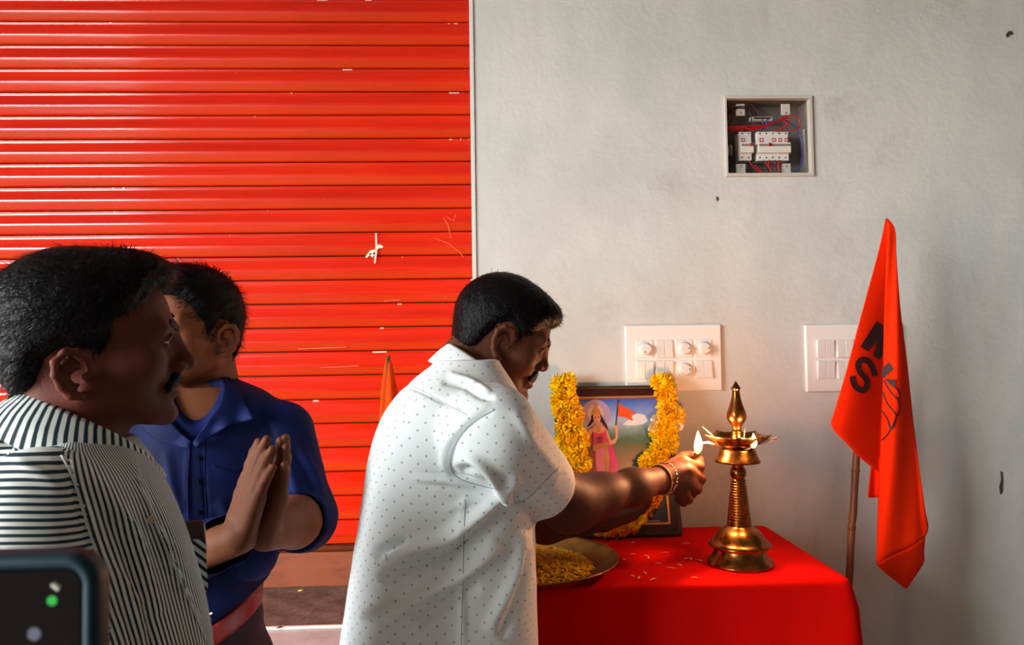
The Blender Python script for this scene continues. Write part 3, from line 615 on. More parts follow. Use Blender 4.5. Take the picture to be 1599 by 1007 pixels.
for i in range(2600):
    r_ = 0.122*math.sqrt(random.random()); a_ = random.uniform(0, 2*math.pi); x, y = pc[0]+0.004+r_*math.cos(a_), pc[1]-0.018+r_*math.sin(a_)*1.1
    hgt = .028*max(0, 1-(r_/.128)**2)
    petal_strip((x, y, ZT+.010+hgt*random.uniform(.5, 1.0)), random.uniform(.014, .026), random.uniform(.003, .0055), random.uniform(0, 6.3), random.uniform(-.35, .35), random.uniform(-.15, .25), V, F)
hp = solid('petal_heap', V, F, m_pp, 'heap of shredded yellow-orange marigold petals on the brass plate', 'petals', kind='stuff', base=(pc[0], pc[1], ZT+.006), smooth=False)
m_lp = petal_mat('scattered_petal', 244, 190, 110)
ORD = 'leftmost|second from the left|third from the left|fourth from the left|fifth from the left|sixth from the left|seventh from the left|eighth from the left|ninth from the left|tenth from the left|tenth from the right|ninth from the right|eighth from the right|seventh from the right|sixth from the right|fifth from the right|fourth from the right|third from the right|second from the right|rightmost'.split('|')
for pi_, (cu, cv) in enumerate(sorted(((540,192),(775,197),(538,243),(600,250),(607,258),(497,266),(680,237),(652,285),(780,262),(797,263),(835,271),(745,292),(710,305),(592,326),(536,340),(565,348),(628,355),(812,347),(440,222),(412,200)))):
    p = PZ(800+cu/2.855, 780+cv/2.855, ZT+.002); V, F = [], []
    petal_strip((p[0], p[1], ZT+.0022), random.uniform(.011, .018), random.uniform(.0032, .005), random.uniform(-1.0, 1.0) if random.random() < .75 else random.uniform(1, 2), random.uniform(-.05, .1), random.uniform(.02, .1), V, F)
    solid('flower_petal', V, F, m_lp, 'pale petal loose on the red tablecloth, '+ORD[pi_]+' of those scattered', 'petal', 'petals scattered on the tablecloth', smooth=True)
# ------------------------------------------------------------------ flags
m_flag = mat('orange_red_flag_cloth', hexc(255, 46, 6), 0.8, spec=0.06)
t = NT(m_flag); c = t.coord(); t.bump(t.math('ADD', t.noise(c, 22, 4), t.math('MULTIPLY', t.noise(c, 700, 1), .06)), 0.004, 0.4)
b_ = m_flag.node_tree.nodes['Principled BSDF']
m_pole = mat('bamboo_pole', hexc(128, 70, 34), 0.5)
t = NT(m_pole); c = t.coord(); t.color(t.ramp(t.noise(t.mapp(c, (40, 40, 6)), 1, 5), [(0.3, hexc(92, 46, 22)), (0.7, hexc(150, 88, 44))]))
YF = 1.67
def poly_at(pl, s_):
    d = [0]
    for a, b in zip(pl[:-1], pl[1:]): d.append(d[-1]+math.hypot(b[0]-a[0], b[1]-a[1]))
    s_ *= d[-1]
    for i in range(len(pl)-1):
        if s_ <= d[i+1] or i == len(pl)-2:
            q = (s_-d[i])/max(1e-9, d[i+1]-d[i]); return np.array(pl[i], float)*(1-q)+np.array(pl[i+1], float)*q
def smooth_poly(pl, n=24):
    q = [np.array(p, float) for p in pl]; out = []
    for i in range(len(q)-1):
        p0, p1, p2, p3 = q[max(i-1, 0)], q[i], q[i+1], q[min(i+2, len(q)-1)]
        for s_ in np.linspace(0, 1, 8)[:-1]: out.append(0.5*((2*p1)+(-p0+p2)*s_+(2*p0-5*p1+4*p2-p3)*s_**2+(-p0+3*p1-3*p2+p3)*s_**3))
    out.append(q[-1]); return out
def coons(Lf, Rt, Tp, Bt, nu, nv, depth):
    V, F = [], []
    Lf, Rt, Tp, Bt = map(smooth_poly, (Lf, Rt, Tp, Bt))
    for j in range(nv+1):
        v = j/nv
        for i in range(nu+1):
            u = i/nu; l_, r_, t_, b2 = poly_at(Lf, v), poly_at(Rt, v), poly_at(Tp, u), poly_at(Bt, u)
            p = (1-u)*l_+u*r_+(1-v)*t_+v*b2-((1-u)*(1-v)*poly_at(Lf, 0)+u*(1-v)*poly_at(Rt, 0)+(1-u)*v*poly_at(Lf, 1)+u*v*poly_at(Rt, 1))
            V.append(P(p[0], p[1], depth(p[0], p[1], u, v)))
    F = [(j*(nu+1)+i, (j+1)*(nu+1)+i, (j+1)*(nu+1)+i+1, j*(nu+1)+i+1) for j in range(nv) for i in range(nu)]
    return V, F
fl_ = empty('flag', P(1330, 905, YF), 'orange-red cloth flag with black lettering hanging from a leaning bamboo pole', 'flag')
foldx = lambda y: np.interp(y, [340, 370, 490, 620, 735, 880], [1386, 1386, 1381, 1378, 1373, 1366])
def dL(x, y, u=0, v=0):
    h = np.interp(y, [340, 660, 740], [0.0, 1.0, 1.0]); f = (foldx(y)-x)/80.0
    return YF - 0.012 + h*(0.055*(1-min(1, max(0, f)))**2 - 0.008*math.sin(f*3.0+.5) + 0.006*math.sin(x*.07+y*.02)) 
def dR(x, y, u=0, v=0):
    h = np.interp(y, [340, 420, 880], [0.15, .5, 1.0]); f = (x-foldx(y))/np.interp(y, [340, 500, 880], [14, 32, 76])
    return YF - 0.016 - h*0.034*math.sin(math.pi*min(1, max(0, f*.88+.12)))**.8 + h*.008*math.sin(f*7+y*.012)
V, F = coons([(1383, 341), (1377, 372), (1368, 408), (1345, 492), (1320, 585), (1297, 660)], [(1387, 345), (1389, 380), (1386, 490), (1383, 620), (1379, 742)], [(1383, 341), (1387, 345)], [(1297, 660), (1303, 673), (1322, 692), (1345, 716), (1379, 742)], 26, 44, dL)
thick(part('cloth_panel', V, F, m_flag, fl_), 0.0012)
V, F = coons([(1384, 340), (1385, 372), (1381, 490), (1378, 620), (1373, 735), (1370, 800), (1368, 881)], [(1386, 341), (1398, 358), (1400, 400), (1406, 480), (1416, 560), (1429, 680), (1444, 790), (1450, 822), (1445, 838)], [(1384, 340), (1386, 341)], [(1368, 881), (1392, 868), (1420, 855), (1445, 838)], 26, 56, dR)
thick(part('cloth_panel', V, F, m_flag, fl_), 0.0012)
V, F = coons([(1368, 881), (1385, 897), (1414, 919)], [(1445, 838), (1443, 862), (1442, 880), (1416, 919)], [(1368, 881), (1392, 868), (1420, 855), (1445, 838)], [(1414, 919), (1416, 919)], 16, 12, lambda x, y, u, v: dR(x, y)+0.05*v)
thick(part('cloth_hem', V, F, m_flag, fl_), 0.0012)
V, F = coons([(1362, 715), (1358, 750), (1355, 777)], [(1384, 715), (1382, 750), (1378, 777)], [(1362, 715), (1384, 715)], [(1355, 777), (1378, 777)], 8, 8, lambda x, y, u, v: YF+.035+.006*math.sin(x*.3))
thick(part('cloth_corner', V, F, m_flag, fl_), 0.0012)
ptop, pmid = P(1389, 362, YF+.01), P(1327.5, 880, YF+.05)
dirp = (pmid-ptop)/np.linalg.norm(pmid-ptop)
pts = [ptop+np.array([0, .012, 0]), P(1337, 715, YF+.055), P(1332.5, 800, YF+.052), P(1330, 822, YF+.051), pmid]; last = pts[-1]
d2 = (pmid-pts[1]); d2 = d2/np.linalg.norm(d2); pts.append(pmid+d2*((pmid[2]-0.003)/-d2[2]))
q = []
for i in range(len(pts)-1):
    for s_ in np.linspace(0, 1, 4)[:-1]: q.append(pts[i]*(1-s_)+pts[i+1]*s_)
q.append(pts[-1]); po_ = MB().tube(q, [0.0084+.0004*math.sin(i*2.1) for i in range(len(q))], 10).build('pole', m_pole, fl_, True)
for pz_ in (P(1329.8, 824, YF+.051), P(1336, 735, YF+.055)): MB().tube([pz_+np.array([0, 0, .004]), pz_, pz_-np.array([0, 0, .004])], [.0088, .0104, .0088], 10).build('node_ring', m_pole, po_, True)
m_ink = mat('black_print', hexc(52, 14, 12), 0.7)
FC = lambda p: (1330+p[0]/4.58, 480+p[1]/4.58)
def ink(poly, dep, name):
    """flat print: polygon filled with a small grid so that it follows the cloth"""
    bmm = bmesh.new(); vs = [bmm.verts.new((x, y, 0)) for x, y in poly]; f = bmm.faces.new(vs)
    bmesh.ops.triangulate(bmm, faces=[f]); 
    for _ in range(2): bmesh.ops.subdivide_edges(bmm, edges=bmm.edges[:], cuts=1, use_grid_fill=True)
    bmesh.ops.triangulate(bmm, faces=bmm.faces[:]); bmm.verts.index_update()
    V = [P(*FC((v.co.x, v.co.y)), dep(*FC((v.co.x, v.co.y)))-0.0024) for v in bmm.verts]; F = [tuple(v.index for v in f.verts) for f in bmm.faces]; bmm.free()
    part(name, V, F, m_ink, fl_)
def stroke(pl, wd, dep, name):
    pl = smooth_poly(pl); V, F = [], []
    for i, p in enumerate(pl):
        a = np.array(pl[min(i+1, len(pl)-1)])-np.array(pl[max(i-1, 0)]); a = a/np.linalg.norm(a); nn = np.array([-a[1], a[0]])*wd/2
        for s_ in (1, 0, -1):
            c_ = FC(p+nn*s_); V.append(P(*c_, dep(*c_)-0.0024))
        if i: F += [(3*i-3, 3*i-2, 3*i+1, 3*i), (3*i-2, 3*i-1, 3*i+2, 3*i+1)]
    part(name, V, F, m_ink, fl_)
ink([(180, 95), (226, 130), (222, 345), (197, 372), (150, 345), (187, 240), (118, 315), (62, 280)], dL, 'letter_n')
stroke([(166, 490), (158, 455), (140, 410), (105, 376), (65, 378), (46, 410), (60, 460), (100, 505), (112, 550), (88, 592), (45, 580), (15, 545), (4, 492)], 42, dL, 'letter_s')
ink([(216, 432), (265, 392), (298, 440), (245, 490), (216, 512)], dR, 'letter_k'); ink([(235, 508), (318, 515), (312, 582), (275, 555)], dR, 'letter_k')
for pl in ([(225, 520), (275, 600), (330, 655), (347, 622), (318, 570)], [(220, 600), (250, 680), (300, 745), (325, 770), (345, 720), (330, 655)], [(216, 740), (255, 800), (275, 860), (300, 850), (318, 775)], [(212, 950), (250, 915), (280, 865), (325, 770)]): stroke(pl, 10, dR, 'emblem_line')
# second furled flag behind the man in the white shirt
YG = 1.92
m_flag2 = mat('orange_flag_cloth', hexc(232, 74, 10), 0.75, spec=0.1)
f2 = empty('furled_flag', P(604, 960, YG)*np.array([1, 1, 0])+np.array([0, 0, zt-.004]), 'small furled orange flag standing against the shutter behind the bending man', 'flag')
V, F = [], []; nn_ = 40
for i in range(15):
    s_ = i/14; y_ = 552+s_*160; wL = np.interp(s_, [0, .1, .35, 1], [1.5, 5, 8, 10]); wR = np.interp(s_, [0, .1, .35, 1], [1.5, 7, 14, 26]); c_ = P(606-6*s_, y_, YG)
    for j in range(nn_):
        an = 2*math.pi*j/nn_; rr = 1+.22*math.sin(5*an+.6)*min(1, s_*3); r_ = (wR if math.cos(an) > 0 else wL)*YG/FPX*rr
        V.append(c_+np.array([r_*math.cos(an), .5*r_*math.sin(an), 0]))
F = [(i*nn_+j, i*nn_+(j+1) % nn_, (i+1)*nn_+(j+1) % nn_, (i+1)*nn_+j) for i in range(14) for j in range(nn_)]; F.append(tuple(range(nn_)))
part('cloth', V, F, m_flag2, f2); pb = P(603, 700, YG); MB().tube([P(606, 556, YG), pb, np.array([pb[0]-.005, YG, zt-.003])], .006, 8).build('pole', m_pole, f2, True)
# ------------------------------------------------------------------ phone held up in front of the camera
YP = 0.30
m_case = mat('teal_case', hexc(9, 42, 52), 0.5, spec=.25); m_scr = mat('dark_glass', hexc(9, 4, 5), 0.10, spec=0.25)
x1, z1 = P(150, 865, YP)[0], P(100, 866, YP)[2]
ph = empty('smartphone', (x1-.08, YP, z1-.075), 'dark phone in a teal case held up at the lower left corner', 'phone')
def rrect(x0, x1_, z0, z1_, r, n=8):
    out = []
    for cx_, cz_, a0 in ((x1_-r, z1_-r, 0), (x0+r, z1_-r, 90), (x0+r, z0+r, 180), (x1_-r, z0+r, 270)):
        for i in range(n+1):
            a = math.radians(a0+90*i/n); out.append((cx_+r*math.cos(a), cz_+r*math.sin(a)))
    return out
def slab(layers, caps=(True, True)):
    V, F = [], []; n = None
    for (ins, y) in layers:
        q = rrect(x1-.162+ins, x1-ins, z1-.075+ins, z1-ins, max(.0125-ins, .002)); n = len(q); V += [(a, y, b) for a, b in q]
    F = [(i*n+j, i*n+(j+1) % n, (i+1)*n+(j+1) % n, (i+1)*n+j) for i in range(len(layers)-1) for j in range(n)]
    if caps[0]: F.append(tuple(range(n)))
    if caps[1]: F.append(tuple((len(layers)-1)*n+j for j in range(n))[::-1])
    return V, F
V, F = slab([(.0062, YP+.0026), (.0052, YP+.0006), (.0035, YP), (.0018, YP+.0003), (.0006, YP+.0018), (0, YP+.004), (0, YP+.011), (.002, YP+.014)], (False, True)); part('case', V, F, m_case, ph)
V, F = slab([(.0064, YP+.0012), (.0062, YP+.003), (.0062, YP+.010)]); part('screen', V, F, m_scr, ph, False)
m_led = bpy.data.materials.new('status_light'); m_led.use_nodes = True; b_ = m_led.node_tree.nodes['Principled BSDF']; b_.inputs['Base Color'].default_value = (0, .3, .02, 1); b_.inputs['Emission Color'].default_value = (0.0, 0.9, 0.08, 1); b_.inputs['Emission Strength'].default_value = 0.16
q = P(81, 938, YP+.001); MB().tube([q, q+np.array([0, .0008, 0])], .0019, 12).build('status_light', m_led, ph)
q = P(53, 990, YP+.001); MB().tube([q, q+np.array([0, .0008, 0])], .0026, 14).build('lens', mat('lens_glass', hexc(96, 100, 116), 0.2), ph)
q = P(88, 915, YP+.001); MB().tube([q+np.array([-.0012, 0, .001]), q+np.array([.0014, 0, -.001])], .0012, 8).build('painted_glint', mat('glint_white', hexc(225, 230, 215), 0.15, .6), ph)  # white reflection on the glass, painted as a small solid dot
# ------------------------------------------------------------------ people: signed-distance modelling
F32 = np.float32
def v3(*a): return np.array(a, F32)
def smin(a, b, k):
    if k <= 0: return np.minimum(a, b)
    h = np.maximum(k-np.abs(a-b), 0)/k
    return np.minimum(a, b)-h*h*k*0.25
def smax(a, b, k): return -smin(-a, -b, k)
def ell(Q, c, r, rot=None):
    q = Q-np.asarray(c, F32)
    if rot is not None: q = q@np.asarray(rot, F32)
    r = np.asarray(r, F32); k0 = np.sqrt(((q/r)**2).sum(-1)); k1 = np.sqrt(((q/(r*r))**2).sum(-1))+1e-9
    return k0*(k0-1)/k1
def cone(Q, a, b, r1, r2):
    a = np.asarray(a, F32); b = np.asarray(b, F32); ba = b-a; l2 = float((ba*ba).sum())+1e-12
    t_ = np.clip(((Q-a)@ba)/l2, 0, 1); d = Q-a-t_[..., None]*ba
    return np.sqrt((d*d).sum(-1))-(r1+(r2-r1)*t_)
def sph(Q, c, r):
    d = Q-np.asarray(c, F32); return np.sqrt((d*d).sum(-1))-r
def chain(Q, pts, rs, k=0.006):
    d = None
    for i in range(len(pts)-1):
        e_ = cone(Q, pts[i], pts[i+1], rs[i], rs[i+1]); d = e_ if d is None else smin(d, e_, k)
    return d
def rotm(yaw=0, pitch=0, roll=0):
    """columns: local X (forward), Y (left), Z (up); yaw about z, pitch up > 0, roll about forward"""
    cy, sy, cp_, sp_, cr, sr = math.cos(yaw), math.sin(yaw), math.cos(pitch), math.sin(pitch), math.cos(roll), math.sin(roll)
    Rz = np.array([[cy, -sy, 0], [sy, cy, 0], [0, 0, 1]]); Ry = np.array([[cp_, 0, -sp_], [0, 1, 0], [sp_, 0, cp_]]); Rx = np.array([[1, 0, 0], [0, cr, -sr], [0, sr, cr]])
    return Rz@Ry@Rx
def surface_net(fn, lo, hi, h):
    lo = np.asarray(lo, float); hi = np.asarray(hi, float); n = np.ceil((hi-lo)/h).astype(int)+1
    # coarse pass: only blocks near the surface are sampled finely
    B = 8; nb = -(-n//B); D = np.empty(nb*B, F32)
    bc_ = np.stack(np.meshgrid(*[lo[i]+h*(np.arange(nb[i])*B+(B-1)/2) for i in range(3)], indexing='ij'), -1).astype(F32)
    dc = fn(bc_); near = np.abs(dc) < h*B*1.75
    D6 = D.reshape(nb[0], B, nb[1], B, nb[2], B); D6[...] = dc[:, None, :, None, :, None]
    off_ = (np.stack(np.meshgrid(*[np.arange(B)]*3, indexing='ij'), -1)*h-(B-1)/2*h).astype(F32)
    ib = np.argwhere(near)
    for s0 in range(0, len(ib), 600):
        k0 = ib[s0:s0+600]; Qb = bc_[k0[:, 0], k0[:, 1], k0[:, 2]][:, None, None, None, :]+off_[None]; D6[k0[:, 0], :, k0[:, 1], :, k0[:, 2], :] = fn(Qb)
    D = D[:n[0], :n[1], :n[2]]
    ins = D < 0
    m = [x-1 for x in n]
    cs = np.zeros(m, np.int8)
    for a in (0, 1):
        for b in (0, 1):
            for c_ in (0, 1): cs += ins[a:a+m[0], b:b+m[1], c_:c_+m[2]]
    act = (cs > 0) & (cs < 8); idx = np.full(m, -1, np.int64); ijk = np.argwhere(act); idx[act] = np.arange(len(ijk))
    acc = np.zeros((len(ijk), 3)); cnt = np.zeros(len(ijk))
    i, j, k_ = ijk.T
    corners = [(a, b, c_) for a in (0, 1) for b in (0, 1) for c_ in (0, 1)]
    for c0 in corners:
        for axn in range(3):
            if c0[axn]: continue
            c1 = list(c0); c1[axn] = 1
            d0 = D[i+c0[0], j+c0[1], k_+c0[2]].astype(float); d1 = D[i+c1[0], j+c1[1], k_+c1[2]].astype(float)
            s_ = (d0 < 0) != (d1 < 0); t_ = np.where(s_, d0/np.where(d0-d1 == 0, 1, d0-d1), 0)
            p = np.repeat(np.array(c0, float)[None], len(ijk), 0); p[:, axn] += t_
            acc += np.where(s_[:, None], p, 0); cnt += s_
    V = lo+h*(ijk+acc/np.maximum(cnt, 1)[:, None]); Fs = []
    for axn in range(3):
        o1, o2 = [(1, 2), (2, 0), (0, 1)][axn]
        sl0 = [slice(None)]*3; sl1 = [slice(None)]*3; sl0[axn] = slice(0, -1); sl1[axn] = slice(1, None)
        e_ = ins[tuple(sl0)] != ins[tuple(sl1)]; e_ = e_.copy()
        for o_ in (o1, o2):
            q = [slice(None)]*3; q[o_] = 0; e_[tuple(q)] = False; q[o_] = -1; e_[tuple(q)] = False
        g_ = np.argwhere(e_)
        if not len(g_): continue
        def cell(da, db):
            q = g_.copy(); q[:, o1] -= da; q[:, o2] -= db; return idx[q[:, 0], q[:, 1], q[:, 2]]
        qd = np.stack([cell(1, 1), cell(0, 1), cell(0, 0), cell(1, 0)], 1); flip = ~ins[g_[:, 0], g_[:, 1], g_[:, 2]]
        qd[flip] = qd[flip][:, ::-1]; Fs.append(qd)
    return V, np.concatenate(Fs)
def merged(regions):
    """several (fn, lo, hi, h) regions of one figure in one mesh"""
    Vs, Fs, n = [], [], 0
    for fn, lo, hi, h in regions:
        V, F = surface_net(fn, lo, hi, h); Vs.append(V); Fs.append(F+n); n += len(V)
    return np.concatenate(Vs), np.concatenate(Fs)
def vnormals(V, F):
    a, b, c_, d = V[F[:, 0]], V[F[:, 1]], V[F[:, 2]], V[F[:, 3]]; fn = np.cross(c_-a, d-b); N = np.zeros_like(V)
    for k_ in range(4): np.add.at(N, F[:, k_], fn)
    return N/(np.linalg.norm(N, axis=1)[:, None]+1e-12)
def vnoise(Q, s, seed=0):
    """cheap smooth value noise from summed sines"""
    r_ = np.random.default_rng(seed); o = np.zeros(len(Q))
    for _ in range(7):
        k_ = r_.normal(size=3)*s; o += np.sin(Q@k_+r_.uniform(0, 6.3))
    return o/7
def pix(V):
    d = V-CAM; z = d@FWD; return np.stack([CX+FPX*(d@RIGHT)/z, CY-FPX*(d@UP)/z], 1)
def seg_dist(UV, pl):
    """distance to a polyline and the position along it (0..1)"""
    best = np.full(len(UV), 1e9); par = np.zeros(len(UV)); n = len(pl)-1
    for i in range(n):
        a = np.array(pl[i], float); b = np.array(pl[i+1], float); ba = b-a; t_ = np.clip(((UV-a)@ba)/(ba@ba), 0, 1); d = np.linalg.norm(UV-a-t_[:, None]*ba, axis=1)
        m_ = d < best; best[m_] = d[m_]; par[m_] = (i+t_[m_])/n
    return best, par
def folds(V, N, lines):
    """raise soft cloth ridges (or valleys) along lines on the side that faces the lens"""
    UV = pix(V); face = np.clip(-(N@FWD)*2.0+0.3, 0, 1); d_ = np.zeros(len(V))
    for pl, w_, amp in lines:
        pl = [tuple(q) for q in smooth_poly(pl)]; ds, pr_ = seg_dist(UV, pl); d_ += amp*np.exp(-(ds/w_)**2)*np.clip(np.sin(math.pi*np.clip(pr_, 0.0, 1))**.6, 0, 1)
    return V+N*(d_*face)[:, None]
def loft(rows, M_, e):
    """rows: (pixel v, left u, right u, half depth) read in the upright plane through M_ along e -> tables over z"""
    nrm = np.array([-e[1], e[0], 0.0]); T = []
    for v, l_, r_, b in rows:
        q = []
        for u in (l_, r_):
            d = FWD+RIGHT*(u-CX)/FPX+UP*(CY-v)/FPX; s_ = ((M_-CAM)@nrm)/(d@nrm); q.append(CAM+d*s_)
        T.append(((q[0][2]+q[1][2])/2, ((q[0]-M_)@e+(q[1]-M_)@e)/2, abs((q[1]-q[0])@e)/2, b))
    T.sort(); return np.array(T), nrm
def loft_sd(Q, T, M_, e, nrm, pw=2.3, off=None):
    z = Q[..., 2]; q = Q-np.asarray(M_, F32); s_ = q@np.asarray(e, F32); w_ = q@np.asarray(nrm, F32)
    c_ = np.interp(z, T[:, 0], T[:, 1]).astype(F32); a = np.interp(z, T[:, 0], T[:, 2]).astype(F32); b = np.interp(z, T[:, 0], T[:, 3]).astype(F32)
    if off is not None: w_ = w_-np.interp(z, T[:, 0], off).astype(F32)
    rr = (np.abs((s_-c_)/a)**pw+np.abs(w_/b)**pw)**(1/pw)
    d = (rr-1)*np.minimum(a, b)
    return np.maximum(d, np.maximum(z-T[-1, 0], T[0, 0]-z))
def smooth_T(T, n=60):
    z = np.linspace(T[0, 0], T[-1, 0], n); o = [z]
    for k_ in (1, 2, 3):
        y = np.interp(z, T[:, 0], T[:, k_]); kk = np.array([1, 2, 3, 2, 1.])/9; yp = np.pad(y, 2, mode='edge'); o.append(np.convolve(yp, kk, 'valid'))
    return np.stack(o, 1)

# ---- head, in its own frame: x forward, y left, z up, origin between the ear holes (metres for an average head)
def ear(Q, s, ec=(-0.006, 0.0, 0.0), sc_=1.0, flare=0.0):
    e0 = np.array(ec); y = 0.071
    rim = [(0.016, .000, .002), (0.014, .004, .020), (0.004, .011, .031), (-0.010, .015, .031), (-0.020, .017, .019), (-0.020, .016, .002), (-0.014, .012, -.014), (-0.004, .008, -.025), (0.006, .003, -.027)]
    q = Q.copy(); q[..., 1] = q[..., 1]*s
    q = (q-np.asarray(e0+np.array([0, y, 0]), F32))/F32(sc_)
    d = chain(q, rim, [.0035, .0040, .0046, .0048, .0046, .0044, .0046, .0062, .0055], .004)
    d = smin(d, ell(q, (-0.006, .007, .002), (.0155, .0045, .024)), .004)
    d = smin(d, chain(q, [(-0.011, .012, .014), (-0.012, .012, 0), (-0.004, .009, -.013)], [.0030, .0034, .003], .003), .003)
    d = smax(d, -ell(q, (0.002, .012, -.001), (.0085, .0085, .012)), .004)
    d = smin(d, sph(q, (0.012, .002, -.002), .0055), .004)
    return d*F32(sc_)
def face_sd(Q, p):
    S_ = lambda y: np.stack([Q[..., 0], np.abs(Q[..., 1]), Q[..., 2]], -1)
    A = S_(0)
    d = ell(Q, (0.000, 0, .048), (.090, .073, .083))
    d = smin(d, ell(Q, (.042, 0, .052), (.052, .056, .056)), .02)
    d = smin(d, ell(Q, (.040, 0, -.012), (.053, .057, .072)), .025)
    d = smin(d, cone(A, (.006, .050, -.040), (.070, .018, -.076), .018, .016), .025)           # jaw
    d = smin(d, ell(Q, (.086+p.get('chin', 0), 0, -.080), (.0165, .021, .0165)), .016)                    # chin
    d = smin(d, sph(A, (.062, .043, -.010), .021), .025)                                     # cheek bone
    d = smin(d, cone(A, (.093, .010, .036), (.080, .044, .036), .010, .010), .016)            # brow ridge
    d = smax(d, -ell(A, (.100, .033, .016), (.017, .017, .0115)), .012)                        # eye sockets
    d = smin(d, ell(Q, (.086, 0, .008), (.015, .017, .034)), .012)
    nx_ = p.get('nose', 0); nz_ = p.get('nosez', 0)
    d = smin(d, cone(Q, (.0945, 0, .034), (.1135+nx_, 0, -.003+nz_), .0085, .0092), .012)              # nose
    d = smin(d, sph(Q, (.1145+nx_, 0, -.0075+nz_), .0095), .008)
    d = smin(d, ell(A, (.1015+nx_*.7, .0125, -.012+nz_), (.011, .0075, .0085)), .006)
    d = smax(d, -ell(A, (.108+nx_*.8, .006, -.0185+nz_), (.0055, .0032, .004)), .003)
    d = smin(d, ell(Q, (.086, 0, -.042), (.016, .027, .022)), .014)                            # mouth mass
    lp = p.get('lips', 0)
    d = smin(d, chain(A, [(.1015+lp, 0, -.0400), (.0985+lp, .012, -.0412), (.090, .024, -.0455)], [.0052, .0046, .0026], .004), .005)
    d = smin(d, chain(A, [(.0995+lp, 0, -.0520), (.0965+lp, .011, -.0515), (.089, .023, -.0475)], [.0062, .0056, .0026], .004), .005)
    d = smax(d, -chain(A, [(.1055+lp, 0, -.0460), (.100+lp, .014, -.0462), (.093, .025, -.0470)], [.0016, .0015, .0010], .001), .003)
    # lids around the eyeball
    q = A-np.asarray((.080, .033, .0165), F32); up_, dn = p.get('lid', (0.30, 0.20)); L_ = np.sqrt((q*q).sum(-1))-F32(.0142)
    wedge = np.maximum(np.maximum(q[..., 2]-q[..., 0]*math.tan(up_), -q[..., 2]-q[..., 0]*math.tan(dn)), -q[..., 0])
    L_ = smax(L_, -(wedge+.0004), .0012); d = smin(d, L_, .004)
    d = smin(d, chain(A, [(.0955, .022, .0235+.006*math.sin(up_)), (.0965, .033, .0262+.004*math.sin(up_)), (.0905, .045, .0225)], [.0012, .0016, .0012], .002), .004)
    for s in (1, -1): d = smin(d, ear(Q, s, p.get('ear', (-0.006, 0, 0)), p.get('ears', 1.0)), .006)
    return d
def hair_sd(Q, p, line, th=.010):
    pd = None
    top = ell(Q, (p.get('hx', 0.0), 0, .050), (.090+th, .073+th*.8, .083+th*p.get('htop', 1.25)))
    d = smin(top, ell(Q, (.040, 0, .062), (.052+th*.9, .056+th*.6, .058+th)), .02)
    d = smin(d, ell(Q, (-.040, 0, -.005), (.040+th*.4, .056+th*.4, .055)), .02)
    # hairline drawn in profile
    pts = np.array(line, float); x = Q[..., 0]; z = Q[..., 2]
    # polygon distance in (x, z)
    dd = np.full(x.shape, 1e9, F32); sgn = np.zeros(x.shape, bool); n = len(pts)
    for i in range(n):
        a = pts[i]; b = pts[(i+1) % n]; ex, ez = b-a; wx, wz = x-F32(a[0]), z-F32(a[1]); t_ = np.clip((wx*ex+wz*ez)/(ex*ex+ez*ez), 0, 1)
        dd = np.minimum(dd, (wx-ex*t_)**2+(wz-ez*t_)**2)
        cnd = ((a[1] > z) != (b[1] > z)) & (x < (ex*(z-a[1])/(ez if ez != 0 else 1e-9)+a[0])); sgn ^= cnd
    pd = np.sqrt(dd)*np.where(sgn, -1, 1)
    d = d+F32(th*.98)*np.clip(1+pd/.020, 0, 1).astype(F32)
    if 'quiff' in p: d = smin(d, ell(Q, p['quiff'][0], p['quiff'][1]), .02)
    return smax(d, pd.astype(F32), .006)
def strands(V, N, n, comb, L0, L1, wd, lift, seed):
    r_ = np.random.default_rng(seed); ii = r_.integers(0, len(V), n); Vs, Fs = [], []
    c_ = comb(V[ii]); c_ = c_-N[ii]*(c_*N[ii]).sum(1)[:, None]; c_ /= np.linalg.norm(c_, axis=1)[:, None]+1e-9
    c_ = c_+r_.normal(size=c_.shape)*.35; L = r_.uniform(L0, L1, n); lf = r_.uniform(.3, 1.0, n)*lift
    side = np.cross(c_, N[ii]); side /= np.linalg.norm(side, axis=1)[:, None]+1e-9
    p0 = V[ii]-N[ii]*.001; p1 = p0+(c_*.55+N[ii]*lf[:, None])*L[:, None]; p2 = p0+(c_*1.05+N[ii]*(lf*.9)[:, None])*L[:, None]
    Vv = np.stack([p0-side*wd, p0+side*wd, p1+side*wd*.8, p1-side*wd*.8, p2+side*wd*.15, p2-side*wd*.15], 1).reshape(-1, 3)
    b = np.arange(n)[:, None]*6; F = np.concatenate([b+np.array([[0, 1, 2, 3]]), b+np.array([[3, 2, 4, 5]])], 0)
    return Vv, F
def hand_sd(Q, prims, k=.006):
    d = None
    for pts, rs in prims:
        e_ = chain(Q, pts, rs, .004); d = e_ if d is None else smin(d, e_, k)
    return d
# ---- materials
def skin(name, c0, c1, rough=.58):
    m = mat(name, c0, rough, spec=.16); t = NT(m); c = t.coord(); t.color(t.ramp(t.noise(c, 22, 5), [(.3, c0), (.7, c1)])); t.bump(t.noise(c, 420, 2), .0006, .35)
    b = t.b; b.inputs['Subsurface Weight'].default_value = .12; b.inputs['Subsurface Radius'].default_value = (.012, .004, .002); b.inputs['Subsurface Scale'].default_value = .6; return m
m_sk1 = skin('skin_brown', hexc(84, 46, 30), hexc(100, 56, 38)); m_sk2 = skin('skin_deep_brown', hexc(90, 44, 32), hexc(106, 54, 40)); m_sk3 = skin('skin_warm_brown', hexc(104, 60, 38), hexc(120, 70, 46))
m_hair = mat('black_hair', hexc(10, 8, 9), .45, spec=.10); t = NT(m_hair); c = t.coord(); t.bump(t.noise(t.mapp(c, (1, 1, 1)), 260, 3), .002, .7)
